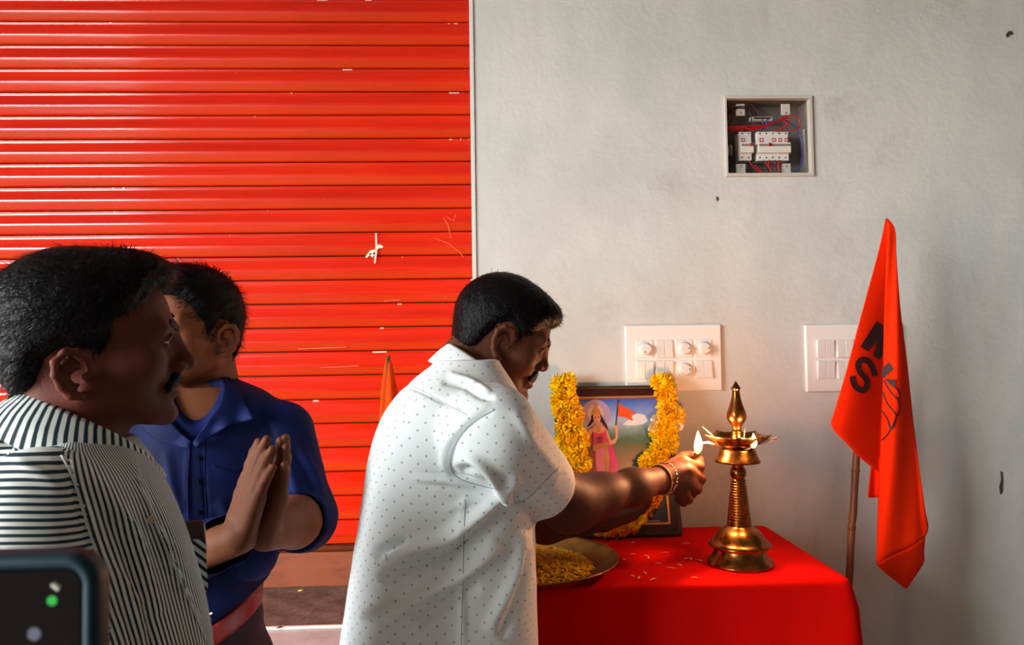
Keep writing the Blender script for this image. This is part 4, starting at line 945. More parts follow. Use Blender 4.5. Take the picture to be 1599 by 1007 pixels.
m_hairg = mat('grey_flecked_hair', hexc(11, 9, 10), .42, spec=.12); t = NT(m_hairg); c = t.coord(); t.color(t.ramp(t.noise(c, 180, 2), [(.62, hexc(12, 10, 11)), (.75, hexc(48, 46, 46))])); t.bump(t.noise(c, 260, 3), .002, .7)  # scattered grey flecks in the black hair colour
m_eye = mat('eyeball', hexc(190, 180, 170), .15); m_iris = mat('dark_iris', hexc(20, 10, 6), .1)
m_trou = mat('dark_navy_trousers', hexc(20, 20, 34), .8); m_shoe = mat('black_leather', hexc(20, 18, 18), .4)
m_grey = mat('grey_trousers', hexc(60, 60, 66), .8)

def build_eyes(root, o, R, s_, gaze=(1, 0, 0)):
    for sgn in (1, -1):
        c_ = o+R@(np.array([.080, .033*sgn, .0165])*s_); r_ = .0128*float(np.min(s_)); g_ = R@np.array(gaze, float); g_ /= np.linalg.norm(g_)
        mb = MB(); n = 16; V, F = [], []
        a_ = np.cross(g_, [0, 0, 1.0]); a_ /= np.linalg.norm(a_); b_ = np.cross(a_, g_)
        rings_ = [(math.sin(th_), math.cos(th_)) for th_ in np.linspace(0.02, math.pi-.02, 14)]
        for sn, cs_ in rings_: V += [c_+r_*(cs_*g_+sn*(math.cos(2*math.pi*j/n)*a_+math.sin(2*math.pi*j/n)*b_)) for j in range(n)]
        F = [(i*n+j, i*n+(j+1) % n, (i+1)*n+(j+1) % n, (i+1)*n+j) for i in range(13) for j in range(n)]
        e_ = part('eye', V, F, m_eye, root)
        V = []
        for sn, cs_ in [(math.sin(q), math.cos(q)) for q in np.linspace(0.02, .50, 5)]: V += [c_+r_*1.03*(cs_*g_+sn*(math.cos(2*math.pi*j/n)*a_+math.sin(2*math.pi*j/n)*b_)) for j in range(n)]
        F = [(i*n+j, i*n+(j+1) % n, (i+1)*n+(j+1) % n, (i+1)*n+j) for i in range(4) for j in range(n)]
        part('iris', V, F, m_iris, e_)
def head_parts(root, o, R, s_, p, line, seed, hairmat, comb, th=.010, nstr=5000, moustache=None, lift=.5, L=(.008, .016), gaze=(1, 0, -.1)):
    inv = R.astype(F32)
    loc_ = lambda Q: ((Q-np.asarray(o, F32))@inv)/np.asarray(s_, F32)
    hs = lambda Q: hair_sd(Q, p, line, th)
    V, F = surface_net(hs, (-.13, -.11, -.10), (.13, .11, .17), .0026); N = vnormals(V, F)
    V = V+N*(vnoise(V, 170, seed)*.0011+vnoise(V, 420, seed+1)*.0007)[:, None]
    Vs, Fs = strands(V, N, nstr, comb, L[0], L[1], .00050, lift, seed)
    Fa = np.concatenate([F, Fs+len(V)]); Va = np.concatenate([V, Vs])
    part('hair', o+(Va*s_)@R.T, Fa, hairmat, root)
    for sgn in (1, -1):
        br_ = [(.1010, .012*sgn, .0355), (.1000, .022*sgn, .0395), (.0950, .034*sgn, .0420), (.0845, .046*sgn, .0380)]
        V, F = surface_net(lambda Q: smax(face_sd(Q, p)-F32(.0017), chain(Q, br_, [.0050, .0062, .0058, .0030], .003), .002), (.065, -.058, .022), (.115, .058, .055), .0012); N = vnormals(V, F); V = V+N*(vnoise(V, 900, 3)*.0006)[:, None]
        part('eyebrow', o+(V*s_)@R.T, F, m_hair, root)
    if moustache:
        V, F = surface_net(lambda Q: smax(face_sd(Q, p)-F32(p.get('mth', .004)), moustache(np.stack([Q[..., 0], np.abs(Q[..., 1]), Q[..., 2]], -1))-F32(.002), .003), (.06, -.045, -.07), (.13, .045, .0), .0012); N = vnormals(V, F); V = V+N*(vnoise(V, 700, 5)*.0004)[:, None]
        Vs, Fs = strands(V, N, 900, lambda V: np.stack([V[:, 0]*0+.1, np.sign(V[:, 1])*.7, V[:, 1]*0-1], 1), .004, .007, .00035, .25, 3)
        part('moustache', o+(np.concatenate([V, Vs])*s_)@R.T, np.concatenate([F, Fs+len(V)]), m_hair, root)
    build_eyes(root, o, R, s_, gaze)
    return loc_
def collar(root, C, axis, fwd, rn, rfx, h_stand, leaf, mat_, gap=0.5, tip=.018, spread=.016, name='collar', tilt_front=.02):
    """stand and turned-down leaf round the neck"""
    axis = axis/np.linalg.norm(axis); fwd = fwd-axis*(fwd@axis); fwd /= np.linalg.norm(fwd); lf = np.cross(axis, fwd); V, F, pat = [], [], []; nph = 60
    for i in range(nph+1):
        ph = gap+(2*math.pi-2*gap)*i/nph; front = max(0.0, math.cos(ph))**2
        dirv = fwd*math.cos(ph)*rfx+lf*math.sin(ph); low_ = -tilt_front*front
        prof_ = [(0.0, 0.0), (0.0, h_stand*.6), (.0015, h_stand), (.0045, h_stand+.002), (.008, h_stand-.002), (.011+spread*.4, h_stand-leaf*.45), (.012+spread, h_stand-leaf-tip*front)]
        for (dr, h) in prof_: V.append(C+dirv*(rn+dr)+axis*(h+low_)); pat.append((ph*rn*1.35+h*.5, h, 0))
    n = 7; F = [(i*n+j, (i+1)*n+j, (i+1)*n+j+1, i*n+j+1) for i in range(nph) for j in range(n-1)]
    o = part(name, V, F, mat_, root); thick(o, .0022, 0); set_pat(o, np.array(pat)); return o
def set_pat_corner(o, F, A0, A1, sel):
    """pattern coordinates per face corner: A1 on the faces in sel, A0 elsewhere"""
    at = o.data.attributes.new('pat', 'FLOAT_VECTOR', 'CORNER'); X = np.where(sel[:, None, None], A1[F], A0[F]); at.data.foreach_set('vector', X.astype(np.float32).ravel())
from mathutils.bvhtree import BVHTree
def surf_of(V, F):
    T_ = BVHTree.FromPolygons([tuple(v) for v in V.tolist()], F.tolist())
    def f(u, v, off=0.0, fall=None):
        d_ = FWD+RIGHT*(u-CX)/FPX+UP*(CY-v)/FPX; d_ = d_/np.linalg.norm(d_); h_, n_, i_, ds = T_.ray_cast(Vector(CAM), Vector(d_))
        if h_ is None: return P(u, v, fall) if fall else None
        n_ = np.array(n_); n_ = n_ if n_@d_ < 0 else -n_
        return np.array(h_)+n_*off
    return f
def seam(name, pl, sf, r_, m, root, off=.0005):
    pts = [sf(u, v, off) for u, v in smooth_poly(pl)]; pts = [p for p in pts if p is not None]
    if len(pts) > 2: MB().tube(pts, r_, 5).build(name, m, root, True)
def patch_on(name, Lf, Rt, Tp, Bt, sf, off, m, root, nu=10, nv=16, tk=.002, fall=None):
    """cloth piece lying on a garment, outline given by four edges"""
    keep = {}
    V, F = coons(Lf, Rt, Tp, Bt, nu, nv, lambda x, y, u, v: keep.setdefault(len(keep), (x, y)) and 1.0)
    V = [sf(x, y, off, fall) for x, y in keep.values()]
    if any(p is None for p in V): return None
    o = part(name, V, F, m, root); thick(o, tk, 0); return o
def set_pat(o, A):
    at = o.data.attributes.new('pat', 'FLOAT_VECTOR', 'POINT'); at.data.foreach_set('vector', np.asarray(A, np.float32).ravel())
def legs(root, hips, feet, e, r0, mtr):
    """trousers and shoes of a standing figure, e = facing direction"""
    def fn(Q):
        d = None
        for hp_, ft in zip(hips, feet):
            kn = (np.array(hp_)+np.array(ft))/2+e*.03; q = chain(Q, [hp_, kn, (ft[0], ft[1], .09)], [r0, r0*.72, r0*.6], .03); d = q if d is None else smin(d, q, .03)
        hc = (np.array(hips[0])+np.array(hips[1]))/2
        lat = np.array([-e[1], e[0], 0]); Rm = np.stack([e, lat, [0, 0, 1]], 1)
        d = smin(d, ell(Q, hc+np.array([0, 0, .02]), (.115, .155, .13), Rm), .05)
        return np.maximum(d, .035-Q[..., 2])
    al = np.array(list(hips)+[tuple(f) for f in feet]); lo = al.min(0)-.22; hi = al.max(0)+.22; lo[2] = .0; hi[2] = max(h[2] for h in hips)+.2
    V, F = surface_net(fn, lo, hi, .009); part('trousers', V, F, mtr, root)
    for ft in feet:
        lat = np.array([-e[1], e[0], 0]); Rm = np.stack([e, lat, [0, 0, 1]], 1); c0 = np.array([ft[0], ft[1], .035])+e*.06
        V, F = surface_net(lambda Q: np.maximum(smin(ell(Q, c0, (.135, .047, .040), Rm), ell(Q, c0-e*.07+np.array([0, 0, .03]), (.055, .043, .055), Rm), .03), .002-Q[..., 2]), c0-.19, c0+.19, .006); part('shoe', V, F, m_shoe, root)
Zu = np.array([0, 0, 1.0])
def vec(a): a = math.radians(a); return np.array([math.cos(a), math.sin(a), 0.0])
def hand(w_, d, nrm, side, L=.178, curl=(.25, .25, .3, .35), thumb=.6, spread=.1, tcurl=.2):
    """prims of an open hand: wrist point, finger direction, palm normal (side the fingers curl to), side = towards the thumb"""
    w_ = np.asarray(w_, float); d = d/np.linalg.norm(d); side = side-d*(side@d); side /= np.linalg.norm(side); nrm = np.cross(d, side)*np.sign(np.cross(d, side)@nrm); out = []
    for i, (o_, kl, fl_, rad) in enumerate(((.023, .50, .40, .0088), (.0075, .52, .45, .0092), (-.0085, .50, .42, .0088), (-.023, .46, .33, .0076))):
        kn = w_+d*L*kl+side*o_*L/.178; out.append(([w_+side*o_*.6+d*.012, kn], [.0165, .0120]))
        dd = d+side*spread*(o_/.023)*.6; dd /= np.linalg.norm(dd); p = [kn]; a = curl[i]*.5; ax = nrm
        for sg in (.45, .31, .26):
            v_ = dd*math.cos(a)+ax*math.sin(a); p.append(p[-1]+v_*fl_*L*sg); a += curl[i]
        out.append((p, [rad*1.12, rad, rad*.92, rad*.78]))
    tb_ = w_+d*L*.14+side*.020; td = d*math.cos(thumb)+side*math.sin(thumb)+nrm*.25; td /= np.linalg.norm(td)
    t2 = td+d*tcurl+nrm*.15; t2 /= np.linalg.norm(t2)
    out.append(([w_+side*.008, tb_, tb_+td*L*.22, tb_+td*L*.22+t2*L*.17, tb_+td*L*.22+t2*L*.29], [.017, .0150, .0115, .0098, .0080]))
    return out
def attr_pattern(o, A): set_pat(o, A)
# =================================================================== man in the dotted white shirt
e1 = vec(8); n1 = np.array([-e1[1], e1[0], 0]); M1 = P(700, 800, 1.27); M1[2] = 0
R1 = rotm(math.radians(6), math.radians(-24), 0); s1 = np.array([.90, .90, .89])
o1 = P(772, 534, 1.33)
man1 = empty('person', (M1[0], M1[1], 0), 'man in a white dotted short-sleeved shirt bending to light the brass lamp', 'person')
p1 = dict(ear=(.008, 0, -.002), ears=1.0, nose=-.004, chin=.004, lips=.001, lid=(-.05, .25), hx=-.002, htop=1.1, quiff=((.066, 0, .095), (.042, .05, .026)))
line1 = [(.135, .086), (.118, .070), (.098, .070), (.084, .066), (.072, .052), (.063, .030), (.050, .026), (.046, -.006), (.040, -.022), (.030, -.020), (.028, .012), (.020, .034), (.006, .040), (-.012, .028), (-.020, -.006), (-.026, -.034), (-.040, -.052), (-.075, -.066), (-.12, -.05), (-.14, .06), (-.05, .18), (.10, .18)]
mou1 = lambda A: chain(A, [(.0995, .002, -.0275), (.0980, .014, -.0305), (.0900, .027, -.0400)], [.0062, .0058, .0030], .004)
loc1 = head_parts(man1, o1, R1, s1, p1, line1, 11, m_hair, lambda V: np.stack([V[:, 0]*0+.5, V[:, 1]*0, -.4+V[:, 2]*2], 1), .010, 5200, mou1, .35, (.006, .013), (1, 0, -.5))
T1, _ = loft([(562, 690, 772, .066), (576, 664, 786, .098), (598, 638, 798, .122), (615, 618, 808, .142), (640, 599, 818, .158), (680, 583, 824, .164), (720, 573, 829, .166), (800, 561, 830, .164), (880, 548, 832, .164), (960, 536, 834, .168), (1007, 528, 835, .170), (1100, 522, 838, .170), (1160, 522, 838, .170)], M1, e1)
T1 = smooth_T(T1)
S1, C1, E1, W1 = P(762, 676, 1.13), P(848, 762, 1.275), P(888, 786, 1.345), P(1036, 748, 1.50)
S1L, E1L, W1L = P(778, 690, 1.42), P(852, 815, 1.50), P(936, 812, 1.56)
neck1 = [o1+R1@np.array([-.022, 0, -.01]), o1+R1@np.array([-.034, 0, -.075]), P(728, 622, 1.28)]
hR = lambda u, v, y: P(u, v, y)
hand1 = [([hR(1037, 747, 1.50), hR(1068, 724, 1.515)], [.024, .0155]), ([hR(1037, 747, 1.50), hR(1074, 738, 1.50)], [.026, .0165]), ([hR(1037, 749, 1.50), hR(1074, 752, 1.497)], [.026, .0160]), ([hR(1037, 751, 1.50), hR(1066, 765, 1.50)], [.024, .0145]),
         ([hR(1074, 738, 1.502), hR(1094, 747, 1.518), hR(1089, 757, 1.54), hR(1078, 756, 1.548)], [.0150, .0112, .0100, .0085]), ([hR(1074, 752, 1.498), hR(1088, 763, 1.510), hR(1080, 771, 1.53), hR(1070, 768, 1.54)], [.0142, .0108, .0096, .0082]),
         ([hR(1066, 765, 1.50), hR(1075, 779, 1.508), hR(1067, 784, 1.525), hR(1058, 779, 1.535)], [.0130, .0098, .0088, .0078]), ([hR(1068, 724, 1.515), hR(1092, 729, 1.52), hR(1092, 718, 1.538), hR(1083, 711, 1.545)], [.0142, .0105, .0092, .0075]),
         ([hR(1040, 738, 1.52), hR(1052, 726, 1.545), hR(1067, 714, 1.555), hR(1078, 710, 1.552)], [.020, .0142, .0115, .0085])]
dL1 = P(980, 795, 1.60)-W1L
hand1L = hand(W1L, dL1, np.array([0, -.3, 1.0]), np.array([.1, 1, .5]), .165, (.5, .5, .5, .5))
def arm1(Q):
    d = chain(Q, [S1, E1], [.050, .040], .02); d = smin(d, chain(Q, [E1, E1+(W1-E1)*.30, E1+(W1-E1)*.65, W1], [.039, .0375, .0315, .0255], .03), .06)
    return smin(d, hand_sd(Q, hand1, .007), .010)
def arm1L(Q):
    d = chain(Q, [S1L, E1L], [.050, .040], .02); d = smin(d, chain(Q, [E1L, W1L], [.040, .025], .02), .02)
    return smin(d, hand_sd(Q, hand1L, .006), .012)
def head1(Q):
    d = face_sd(loc1(Q), p1)*F32(.89); d = smin(d, chain(Q, neck1, [.050, .050, .060], .02), .02); return d
tor1 = lambda Q: loft_sd(Q, T1, M1, e1, n1)+F32(.016)
def allb1(Q): return smin(smin(head1(Q), tor1(Q), .02), np.minimum(arm1(Q), arm1L(Q)), .02)
allA = np.array([S1, E1, W1, P(1095, 700, 1.5), P(1080, 785, 1.56)]); allL = np.array([S1L, E1L, W1L, W1L+dL1*1.6])
V, F = merged([(head1, o1-.155, o1+np.array([.15, .13, .15]), .0023), (arm1, allA.min(0)-.06, allA.max(0)+.06, .0024), (arm1L, allL.min(0)-.06, allL.max(0)+.06, .0032), (tor1, (M1[0]-.3, M1[1]-.25, .95), (M1[0]+.25, M1[1]+.25, 1.5), .012)])
body1 = part('body', V, F, m_sk1, man1)
# shirt
Cd = (C1-S1)/np.linalg.norm(C1-S1)
def sleeve1(Q):
    d = chain(Q, [S1, C1+Cd*.09], [.077, .053], .02); q = (Q-np.asarray(C1, F32))@np.asarray(Cd, F32)
    return d, q
def shirt1(Q):
    d = loft_sd(Q, T1, M1, e1, n1)
    sl, q = sleeve1(Q); inner = cone(Q, S1, C1+Cd*.06, .060, .052)
    sl = smax(sl, q, .004); sl = np.maximum(sl, -np.maximum(inner, -(q+.03)))
    d = smin(d, sl, .010)
    sl2 = chain(Q, [S1L, S1L+(E1L-S1L)*.8], [.074, .058], .02); q2 = (Q-np.asarray(S1L, F32))@np.asarray((E1L-S1L)/np.linalg.norm(E1L-S1L)**2, F32); sl2 = smax(sl2, (q2-.72)*.2, .004)
    d = smin(d, sl2, .028)
    return smax(d, -chain(Q, [neck1[0], neck1[1], neck1[2]], [.05, .052, .054], .01), .006)
V, F = surface_net(shirt1, (M1[0]-.30, .98, .93), (C1[0]+.10, 1.58, 1.56), .0037)
N = vnormals(V, F)
px_ = pix(V)
V = folds(V, N, [([(590, 905), (640, 862), (700, 838), (760, 790), (812, 742)], 11, 0.0230), ([(600, 925), (650, 890), (720, 858), (770, 815), (818, 770)], 9, -0.0184), ([(600, 980), (660, 930), (730, 890), (780, 850)], 12, 0.0184), ([(615, 1000), (680, 955), (750, 915)], 9, -0.0138),
                 ([(585, 870), (604, 858), (640, 846)], 8, -0.0184), ([(640, 735), (690, 742), (730, 748), (770, 758)], 4, -0.0069), ([(640, 745), (690, 752), (740, 759)], 3.5, 0.0055), ([(650, 722), (690, 735), (715, 742)], 3.5, -0.0041), ([(655, 757), (700, 760), (745, 768)], 3.5, -0.0041),
                 ([(770, 642), (738, 662), (712, 690), (703, 722), (710, 742), (745, 758), (790, 768)], 4, -0.0083), ([(764, 632), (730, 655), (700, 690), (692, 725), (700, 748)], 5, 0.0048),
                 ([(625, 596), (660, 612), (700, 632), (728, 645)], 3, -0.0041), ([(690, 598), (720, 600), (752, 618), (772, 622)], 5, -0.0083), ([(700, 585), (735, 596), (765, 614)], 5, 0.0069), ([(705, 725), (735, 715), (765, 742), (790, 775), (812, 798)], 8, 0.0138), ([(720, 735), (748, 735), (775, 768)], 6, -0.0083),
                 ([(690, 905), (705, 870), (720, 800), (728, 770)], 4, 0.0034), ([(722, 1007), (722, 950), (722, 900)], 5, 0.0055), ([(800, 640), (840, 700), (876, 742)], 8, 0.0046), ([(760, 985), (800, 900), (820, 830)], 10, 0.0115), ([(780, 1000), (812, 930), (826, 860)], 8, -0.0115), ([(560, 960), (620, 950), (660, 990)], 9, 0.0115), ([(690, 800), (740, 780), (800, 768)], 6, 0.0041),
                 ([(832, 800), (812, 790), (806, 786)], 4, 0.0028), ([(880, 738), (852, 758), (810, 794)], 3, -0.0041)])
V = V+N*(vnoise(V, 24, 4)*.0022+vnoise(V, 60, 8)*.0009)[:, None]
m_ws = mat('white_dotted_cotton', hexc(232, 236, 236), .75, spec=.15); t = NT(m_ws); pa = t.attr('pat')
vo = t.n('ShaderNodeTexVoronoi', voronoi_dimensions='2D', feature='F1'); vo.inputs['Randomness'].default_value = .12; vo.inputs['Scale'].default_value = 1.0; t.l(t.mapp(pa, (60, 60, 1), (0, 0, math.radians(45))), vo.inputs['Vector'])
dot = t.ramp(vo.outputs['Distance'], [(.075, 1.0), (.125, 0.0)]); t.color(t.mix(t.math('MULTIPLY', dot, .62), hexc(238, 244, 244), hexc(104, 124, 136))); t.bump(t.noise(t.coord(), 900, 1), .0004, .3)
sh1 = part('shirt', V, F, m_ws, man1)
q = V-M1; FN = N[F].mean(1); ca, cb, cz = np.abs(FN@n1), np.abs(FN@e1), np.abs(FN[:, 2])
AA = [np.stack([q@e1, V[:, 2], 0*V[:, 2]], 1), np.stack([q@n1, V[:, 2], 0*V[:, 2]], 1), np.stack([q@e1, q@n1, 0*V[:, 2]], 1)]
wh = np.argmax(np.stack([ca*1.15, cb, cz*.9], 1), 1); X = np.stack([A_[F] for A_ in AA])[wh, np.arange(len(F))]
at = sh1.data.attributes.new('pat', 'FLOAT_VECTOR', 'CORNER'); at.data.foreach_set('vector', X.astype(np.float32).ravel())
sf1 = surf_of(V, F); m_seam = mat('shadowed_stitch', hexc(168, 176, 180), .8); m_seamw = mat('white_stitch', hexc(226, 230, 226), .8)  # grey stitch colour paints the crease shade along the shirt seams
seam('armhole_seam', [(772, 640), (745, 655), (722, 675), (708, 700), (703, 722), (710, 742), (735, 754), (775, 764)], sf1, .0008, m_seam, man1, .0002)
seam('yoke_seam', [(628, 596), (660, 610), (695, 630), (730, 648)], sf1, .0006, m_seam, man1, .0002); seam('side_seam', [(726, 780), (724, 860), (722, 940), (720, 1006)], sf1, .0007, m_seam, man1, .0002)
seam('cuff_stitch', [(874, 728), (850, 752), (824, 778), (804, 786)], sf1, .0006, m_seam, man1, .0002)
axc = e1*.60+Zu*.80
cl1 = collar(man1, P(742, 592, 1.295)-axc*.010, axc, e1, .060, 1.10, .032, .044, m_ws, .45, .020, .005)
# cuff hem and side seam
def loop(c_, ax_, r_, n=40):
    a_ = np.cross(ax_, Zu); a_ /= np.linalg.norm(a_); b_ = np.cross(ax_, a_); return [c_+r_*(math.cos(2*math.pi*i/n)*a_+math.sin(2*math.pi*i/n)*b_) for i in range(n+1)]
# bracelets
bc = E1+(W1-E1)*.93; bd = (W1-E1)/np.linalg.norm(W1-E1)
bl_ = empty('bracelet', bc, 'silver link bracelet on the wrist of the man in white', 'bracelet')
m_sil = mat('silver', hexc(206, 196, 180), .25, 1.0); m_thr = mat('sacred_thread', hexc(190, 140, 60), .6)
lp_ = loop(W1+bd*.004, bd+np.array([.0, 0, -.25]), .0315, 26)
for i in range(26):
    a_, b_ = lp_[i], lp_[i+1]; d_ = b_-a_; mid = (a_+b_)/2; o_ = (mid-W1); o_ = o_/np.linalg.norm(o_); s_ = np.cross(d_/np.linalg.norm(d_), o_)*.0022*(1 if i % 2 else -1)
    MB().tube([a_-s_, mid+s_*.2, b_+s_], [.0012, .0026, .0012], 6).build('link', m_sil, bl_, True)
th1 = empty('wrist_thread', bc-bd*.012, 'thin golden thread tied beside the silver bracelet', 'thread'); MB().tube(loop(W1-bd*.010, bd, .0300, 36), .0017, 6).build('loop', m_thr, th1, True)
legs(man1, [M1+n1*.03+np.array([-.02, 0, .88]), M1-n1*.13+np.array([-.02, 0, .88])], [tuple(M1+n1*.02-e1*.05), tuple(M1-n1*.16-e1*.05)], e1, .088, m_trou)
# match between thumb and forefinger
mt = empty('matchstick', P(1078, 712, 1.552), 'burning matchstick pinched in the hand of the man in white', 'match'); MB().tube([P(1076, 714, 1.552), P(1088, 702, YA)], .0013, 6).build('stick', m_wick, mt, True); MB().tube([P(1086.5, 703.5, YA), P(1088.5, 700.5, YA)], .0022, 8).build('burnt_head', m_dark, mt, True)

# =================================================================== man in the striped shirt
e2 = vec(30); n2 = np.array([-e2[1], e2[0], 0]); M2 = P(134, 700, .92); M2[2] = 0
R2 = rotm(math.radians(30), math.radians(1), 0); s2 = np.array([1.02, .97, .93]); o2 = P(128, 558, .92)
man2 = empty('person', (M2[0], M2[1], 0), 'man with a moustache in a dark striped shirt, in profile at the left', 'person')
p2 = dict(ear=(-.010, 0, -.022), ears=.92, nose=.002, nosez=-.005, chin=.002, mth=.0042, lid=(.18, .16), hx=.0, htop=1.2, quiff=((.052, 0, .112), (.052, .055, .030)))
line2 = [(.126, .132), (.116, .104), (.100, .094), (.080, .092), (.066, .070), (.048, .050), (.034, .044), (.028, .014), (.022, -.004), (.010, -.006), (.004, .006), (-.018, .010), (-.036, .000), (-.044, -.022), (-.048, -.046), (-.056, -.060), (-.078, -.054), (-.13, -.02), (-.14, .08), (-.06, .19), (.12, .19)]
mou2 = lambda A: chain(A, [(.1010, .003, -.0290), (.0990, .015, -.0320), (.0905, .029, -.0440)], [.0058, .0054, .0030], .004)
def comb2(V): return np.stack([-.2+V[:, 0]*4, V[:, 1]*2, -.5+V[:, 2]*3], 1)
loc2 = head_parts(man2, o2, R2, s2, p2, line2, 21, m_hairg, comb2, .011, 7000, mou2, .45, (.007, .015), (1, 0, -.05))
T2, _ = loft([(682, 32, 208, .066), (698, 12, 224, .094), (720, -6, 238, .122), (750, -20, 252, .148), (790, -42, 270, .163), (850, -55, 294, .165), (930, -58, 312, .160), (1007, -58, 326, .158), (1100, -55, 332, .158), (1250, -50, 332, .160), (1330, -50, 332, .165)], M2, e2)
T2 = smooth_T(T2)
def onplane(u, v, M_, nrm, off=0.0):
    d = FWD+RIGHT*(u-CX)/FPX+UP*(CY-v)/FPX; s_ = ((M_+nrm*off-CAM)@nrm)/(d@nrm); return CAM+d*s_
S2 = onplane(58, 815, M2, n2, -.13); E2 = S2+np.array([-.01, -.02, -.27]); W2 = E2+e2*.10+np.array([0, 0, -.22])
S2L = S2+n2*.24-e2*.05; E2L = E2+n2*.24-e2*.07; W2L = W2+n2*.24-e2*.10
neck2 = [o2+R2@np.array([-.014, 0, -.01]), o2+R2@np.array([-.012, 0, -.075]), onplane(120, 745, M2, n2)]
h2 = hand(W2, np.array([0.05, 0, -1.0]), n2, e2, .18); h2L = hand(W2L, np.array([0.05, 0, -1.0]), -n2, e2, .18)
def arms2(Q):
    d = None
    for a, b, c_, hh_ in ((S2, E2, W2, h2), (S2L, E2L, W2L, h2L)):
        q = smin(chain(Q, [a, b, c_], [.048, .040, .026], .02), hand_sd(Q, hh_, .006), .01); d = q if d is None else np.minimum(d, q)
    return d
def head2(Q):
    d = face_sd(loc2(Q), p2)*F32(.95); return smin(d, chain(Q, neck2, [.050, .053, .062], .02), .022)
tor2 = lambda Q: loft_sd(Q, T2, M2, e2, n2)+F32(.016)
aa = np.array([S2, E2, W2, S2L, E2L, W2L, W2+np.array([0, 0, -.2])])
V, F = merged([(head2, o2+np.array([-.16, -.15, -.19]), o2+np.array([.16, .15, .15]), .0023), (arms2, aa.min(0)-.07, aa.max(0)+.07, .007), (tor2, (M2[0]-.3, M2[1]-.3, .95), (M2[0]+.3, M2[1]+.3, 1.42), .012)])
part('body', V, F, m_sk2, man2)
Sd2 = (E2-S2)/np.linalg.norm(E2-S2)
def sleeve2(Q): return chain(Q, [S2, E2, W2], [.076, .062, .046], .03)
def shirt2(Q):
    d = loft_sd(Q, T2, M2, e2, n2); d = smin(d, np.maximum(sleeve2(Q), -(Q[..., 2]-F32(W2[2]+.03))), .035); d = smin(d, np.maximum(chain(Q, [S2L, E2L, W2L], [.07, .06, .045], .03), -(Q[..., 2]-F32(W2[2]+.03))), .035)
    return smax(d, -chain(Q, neck2, [.05, .056, .060], .01), .006)
V, F = surface_net(shirt2, (M2[0]-.36, M2[1]-.34, .82), (M2[0]+.34, M2[1]+.36, 1.47), .0052)
N = vnormals(V, F)
V = folds(V, N, [([(95, 705), (112, 750), (130, 810), (150, 872)], 5, -.004), ([(102, 700), (122, 750), (140, 810), (158, 870)], 6, .004), ([(100, 690), (150, 745), (190, 800), (225, 890), (250, 960)], 14, .010), ([(120, 735), (160, 790), (195, 850), (215, 930)], 10, -.008), ([(160, 880), (200, 920), (225, 1000)], 9, .008), ([(150, 780), (185, 805), (215, 850)], 8, .006),
                 ([(205, 705), (228, 780), (255, 850), (290, 930), (318, 1007)], 8, .010), ([(216, 705), (240, 790), (270, 860), (300, 930), (328, 1007)], 5, -.010), ([(20, 720), (60, 740), (100, 760)], 10, .004), ([(180, 960), (190, 1007), (195, 1040)], 8, .008), ([(225, 940), (240, 1007), (245, 1040)], 8, -.006)])
V = V+N*(vnoise(V, 22, 14)*.0024+vnoise(V, 55, 18)*.0010)[:, None]
m_st = mat('striped_cotton', hexc(210, 214, 210), .75, spec=.15); t = NT(m_st); pa = t.attr('pat'); sx_ = t.n('ShaderNodeSeparateXYZ'); t.l(pa, sx_.inputs[0])
ph_ = t.math('FRACT', t.math('MULTIPLY', sx_.outputs['X'], 1/.0088)); tri = t.math('ABSOLUTE', t.math('SUBTRACT', ph_, .5))
st = t.ramp(tri, [(.20, 0.0), (.26, 1.0)]); t.color(t.mix(st, hexc(34, 50, 56), hexc(216, 222, 216))); t.bump(t.noise(t.coord(), 900, 1), .0004, .3)
sh2 = part('shirt', V, F, m_st, man2)
q = V-M2; th_ = np.arctan2(q@n2, q@e2-np.interp(V[:, 2], T2[:, 0], T2[:, 1])); A = np.stack([(th_*.150+V[:, 2]*.18)*1.8, V[:, 2], 0*th_], 1)
px_ = pix(V); isl = (sleeve2(V.astype(F32)) < loft_sd(V.astype(F32), T2, M2, e2, n2)+.006)
seamx = np.interp(px_[:, 1], [640, 700, 750, 810, 870, 1007], [85, 98, 115, 134, 152, 175]); isl = (px_[:, 0] < seamx) & ((q@n2) < .12) | (isl & (q@n2 < 0))
isl &= px_[:, 0] < seamx+2
A1_ = A.copy(); A1_[:, 0] = 1.25*(V[:, 2]*1.02+.06*(q@e2)+.0015*np.sin(V[:, 0]*60)); fc = px_[F].mean(1); sel = (fc[:, 0] < np.interp(fc[:, 1], [640, 700, 750, 810, 870, 1007], [85, 98, 115, 134, 152, 175])) & ((q@n2)[F].mean(1) < .12); set_pat_corner(sh2, F, A, A1_, sel)
sf2 = surf_of(V, F); m_seam2 = mat('pale_stitch', hexc(190, 200, 200), .8); seam('armhole_seam', [(96, 712), (115, 750), (134, 810), (152, 870), (160, 900)], sf2, .0012, m_seam2, man2)
seam('placket_edge', [(214, 745), (246, 828), (286, 918), (322, 1004)], sf2, .0010, m_seam2, man2)
axc2 = e2*.50+Zu*.86
collar(man2, onplane(134, 706, M2, n2), axc2, e2, .062, 1.36, .034, .052, m_st, .35, .046, .014)
bq = sf2(232, 812, .004); MB().tube([bq, bq+np.array([.0008, -.0016, 0])], .0045, 12).build('button', mat('shell_button', hexc(190, 180, 160), .3), man2)
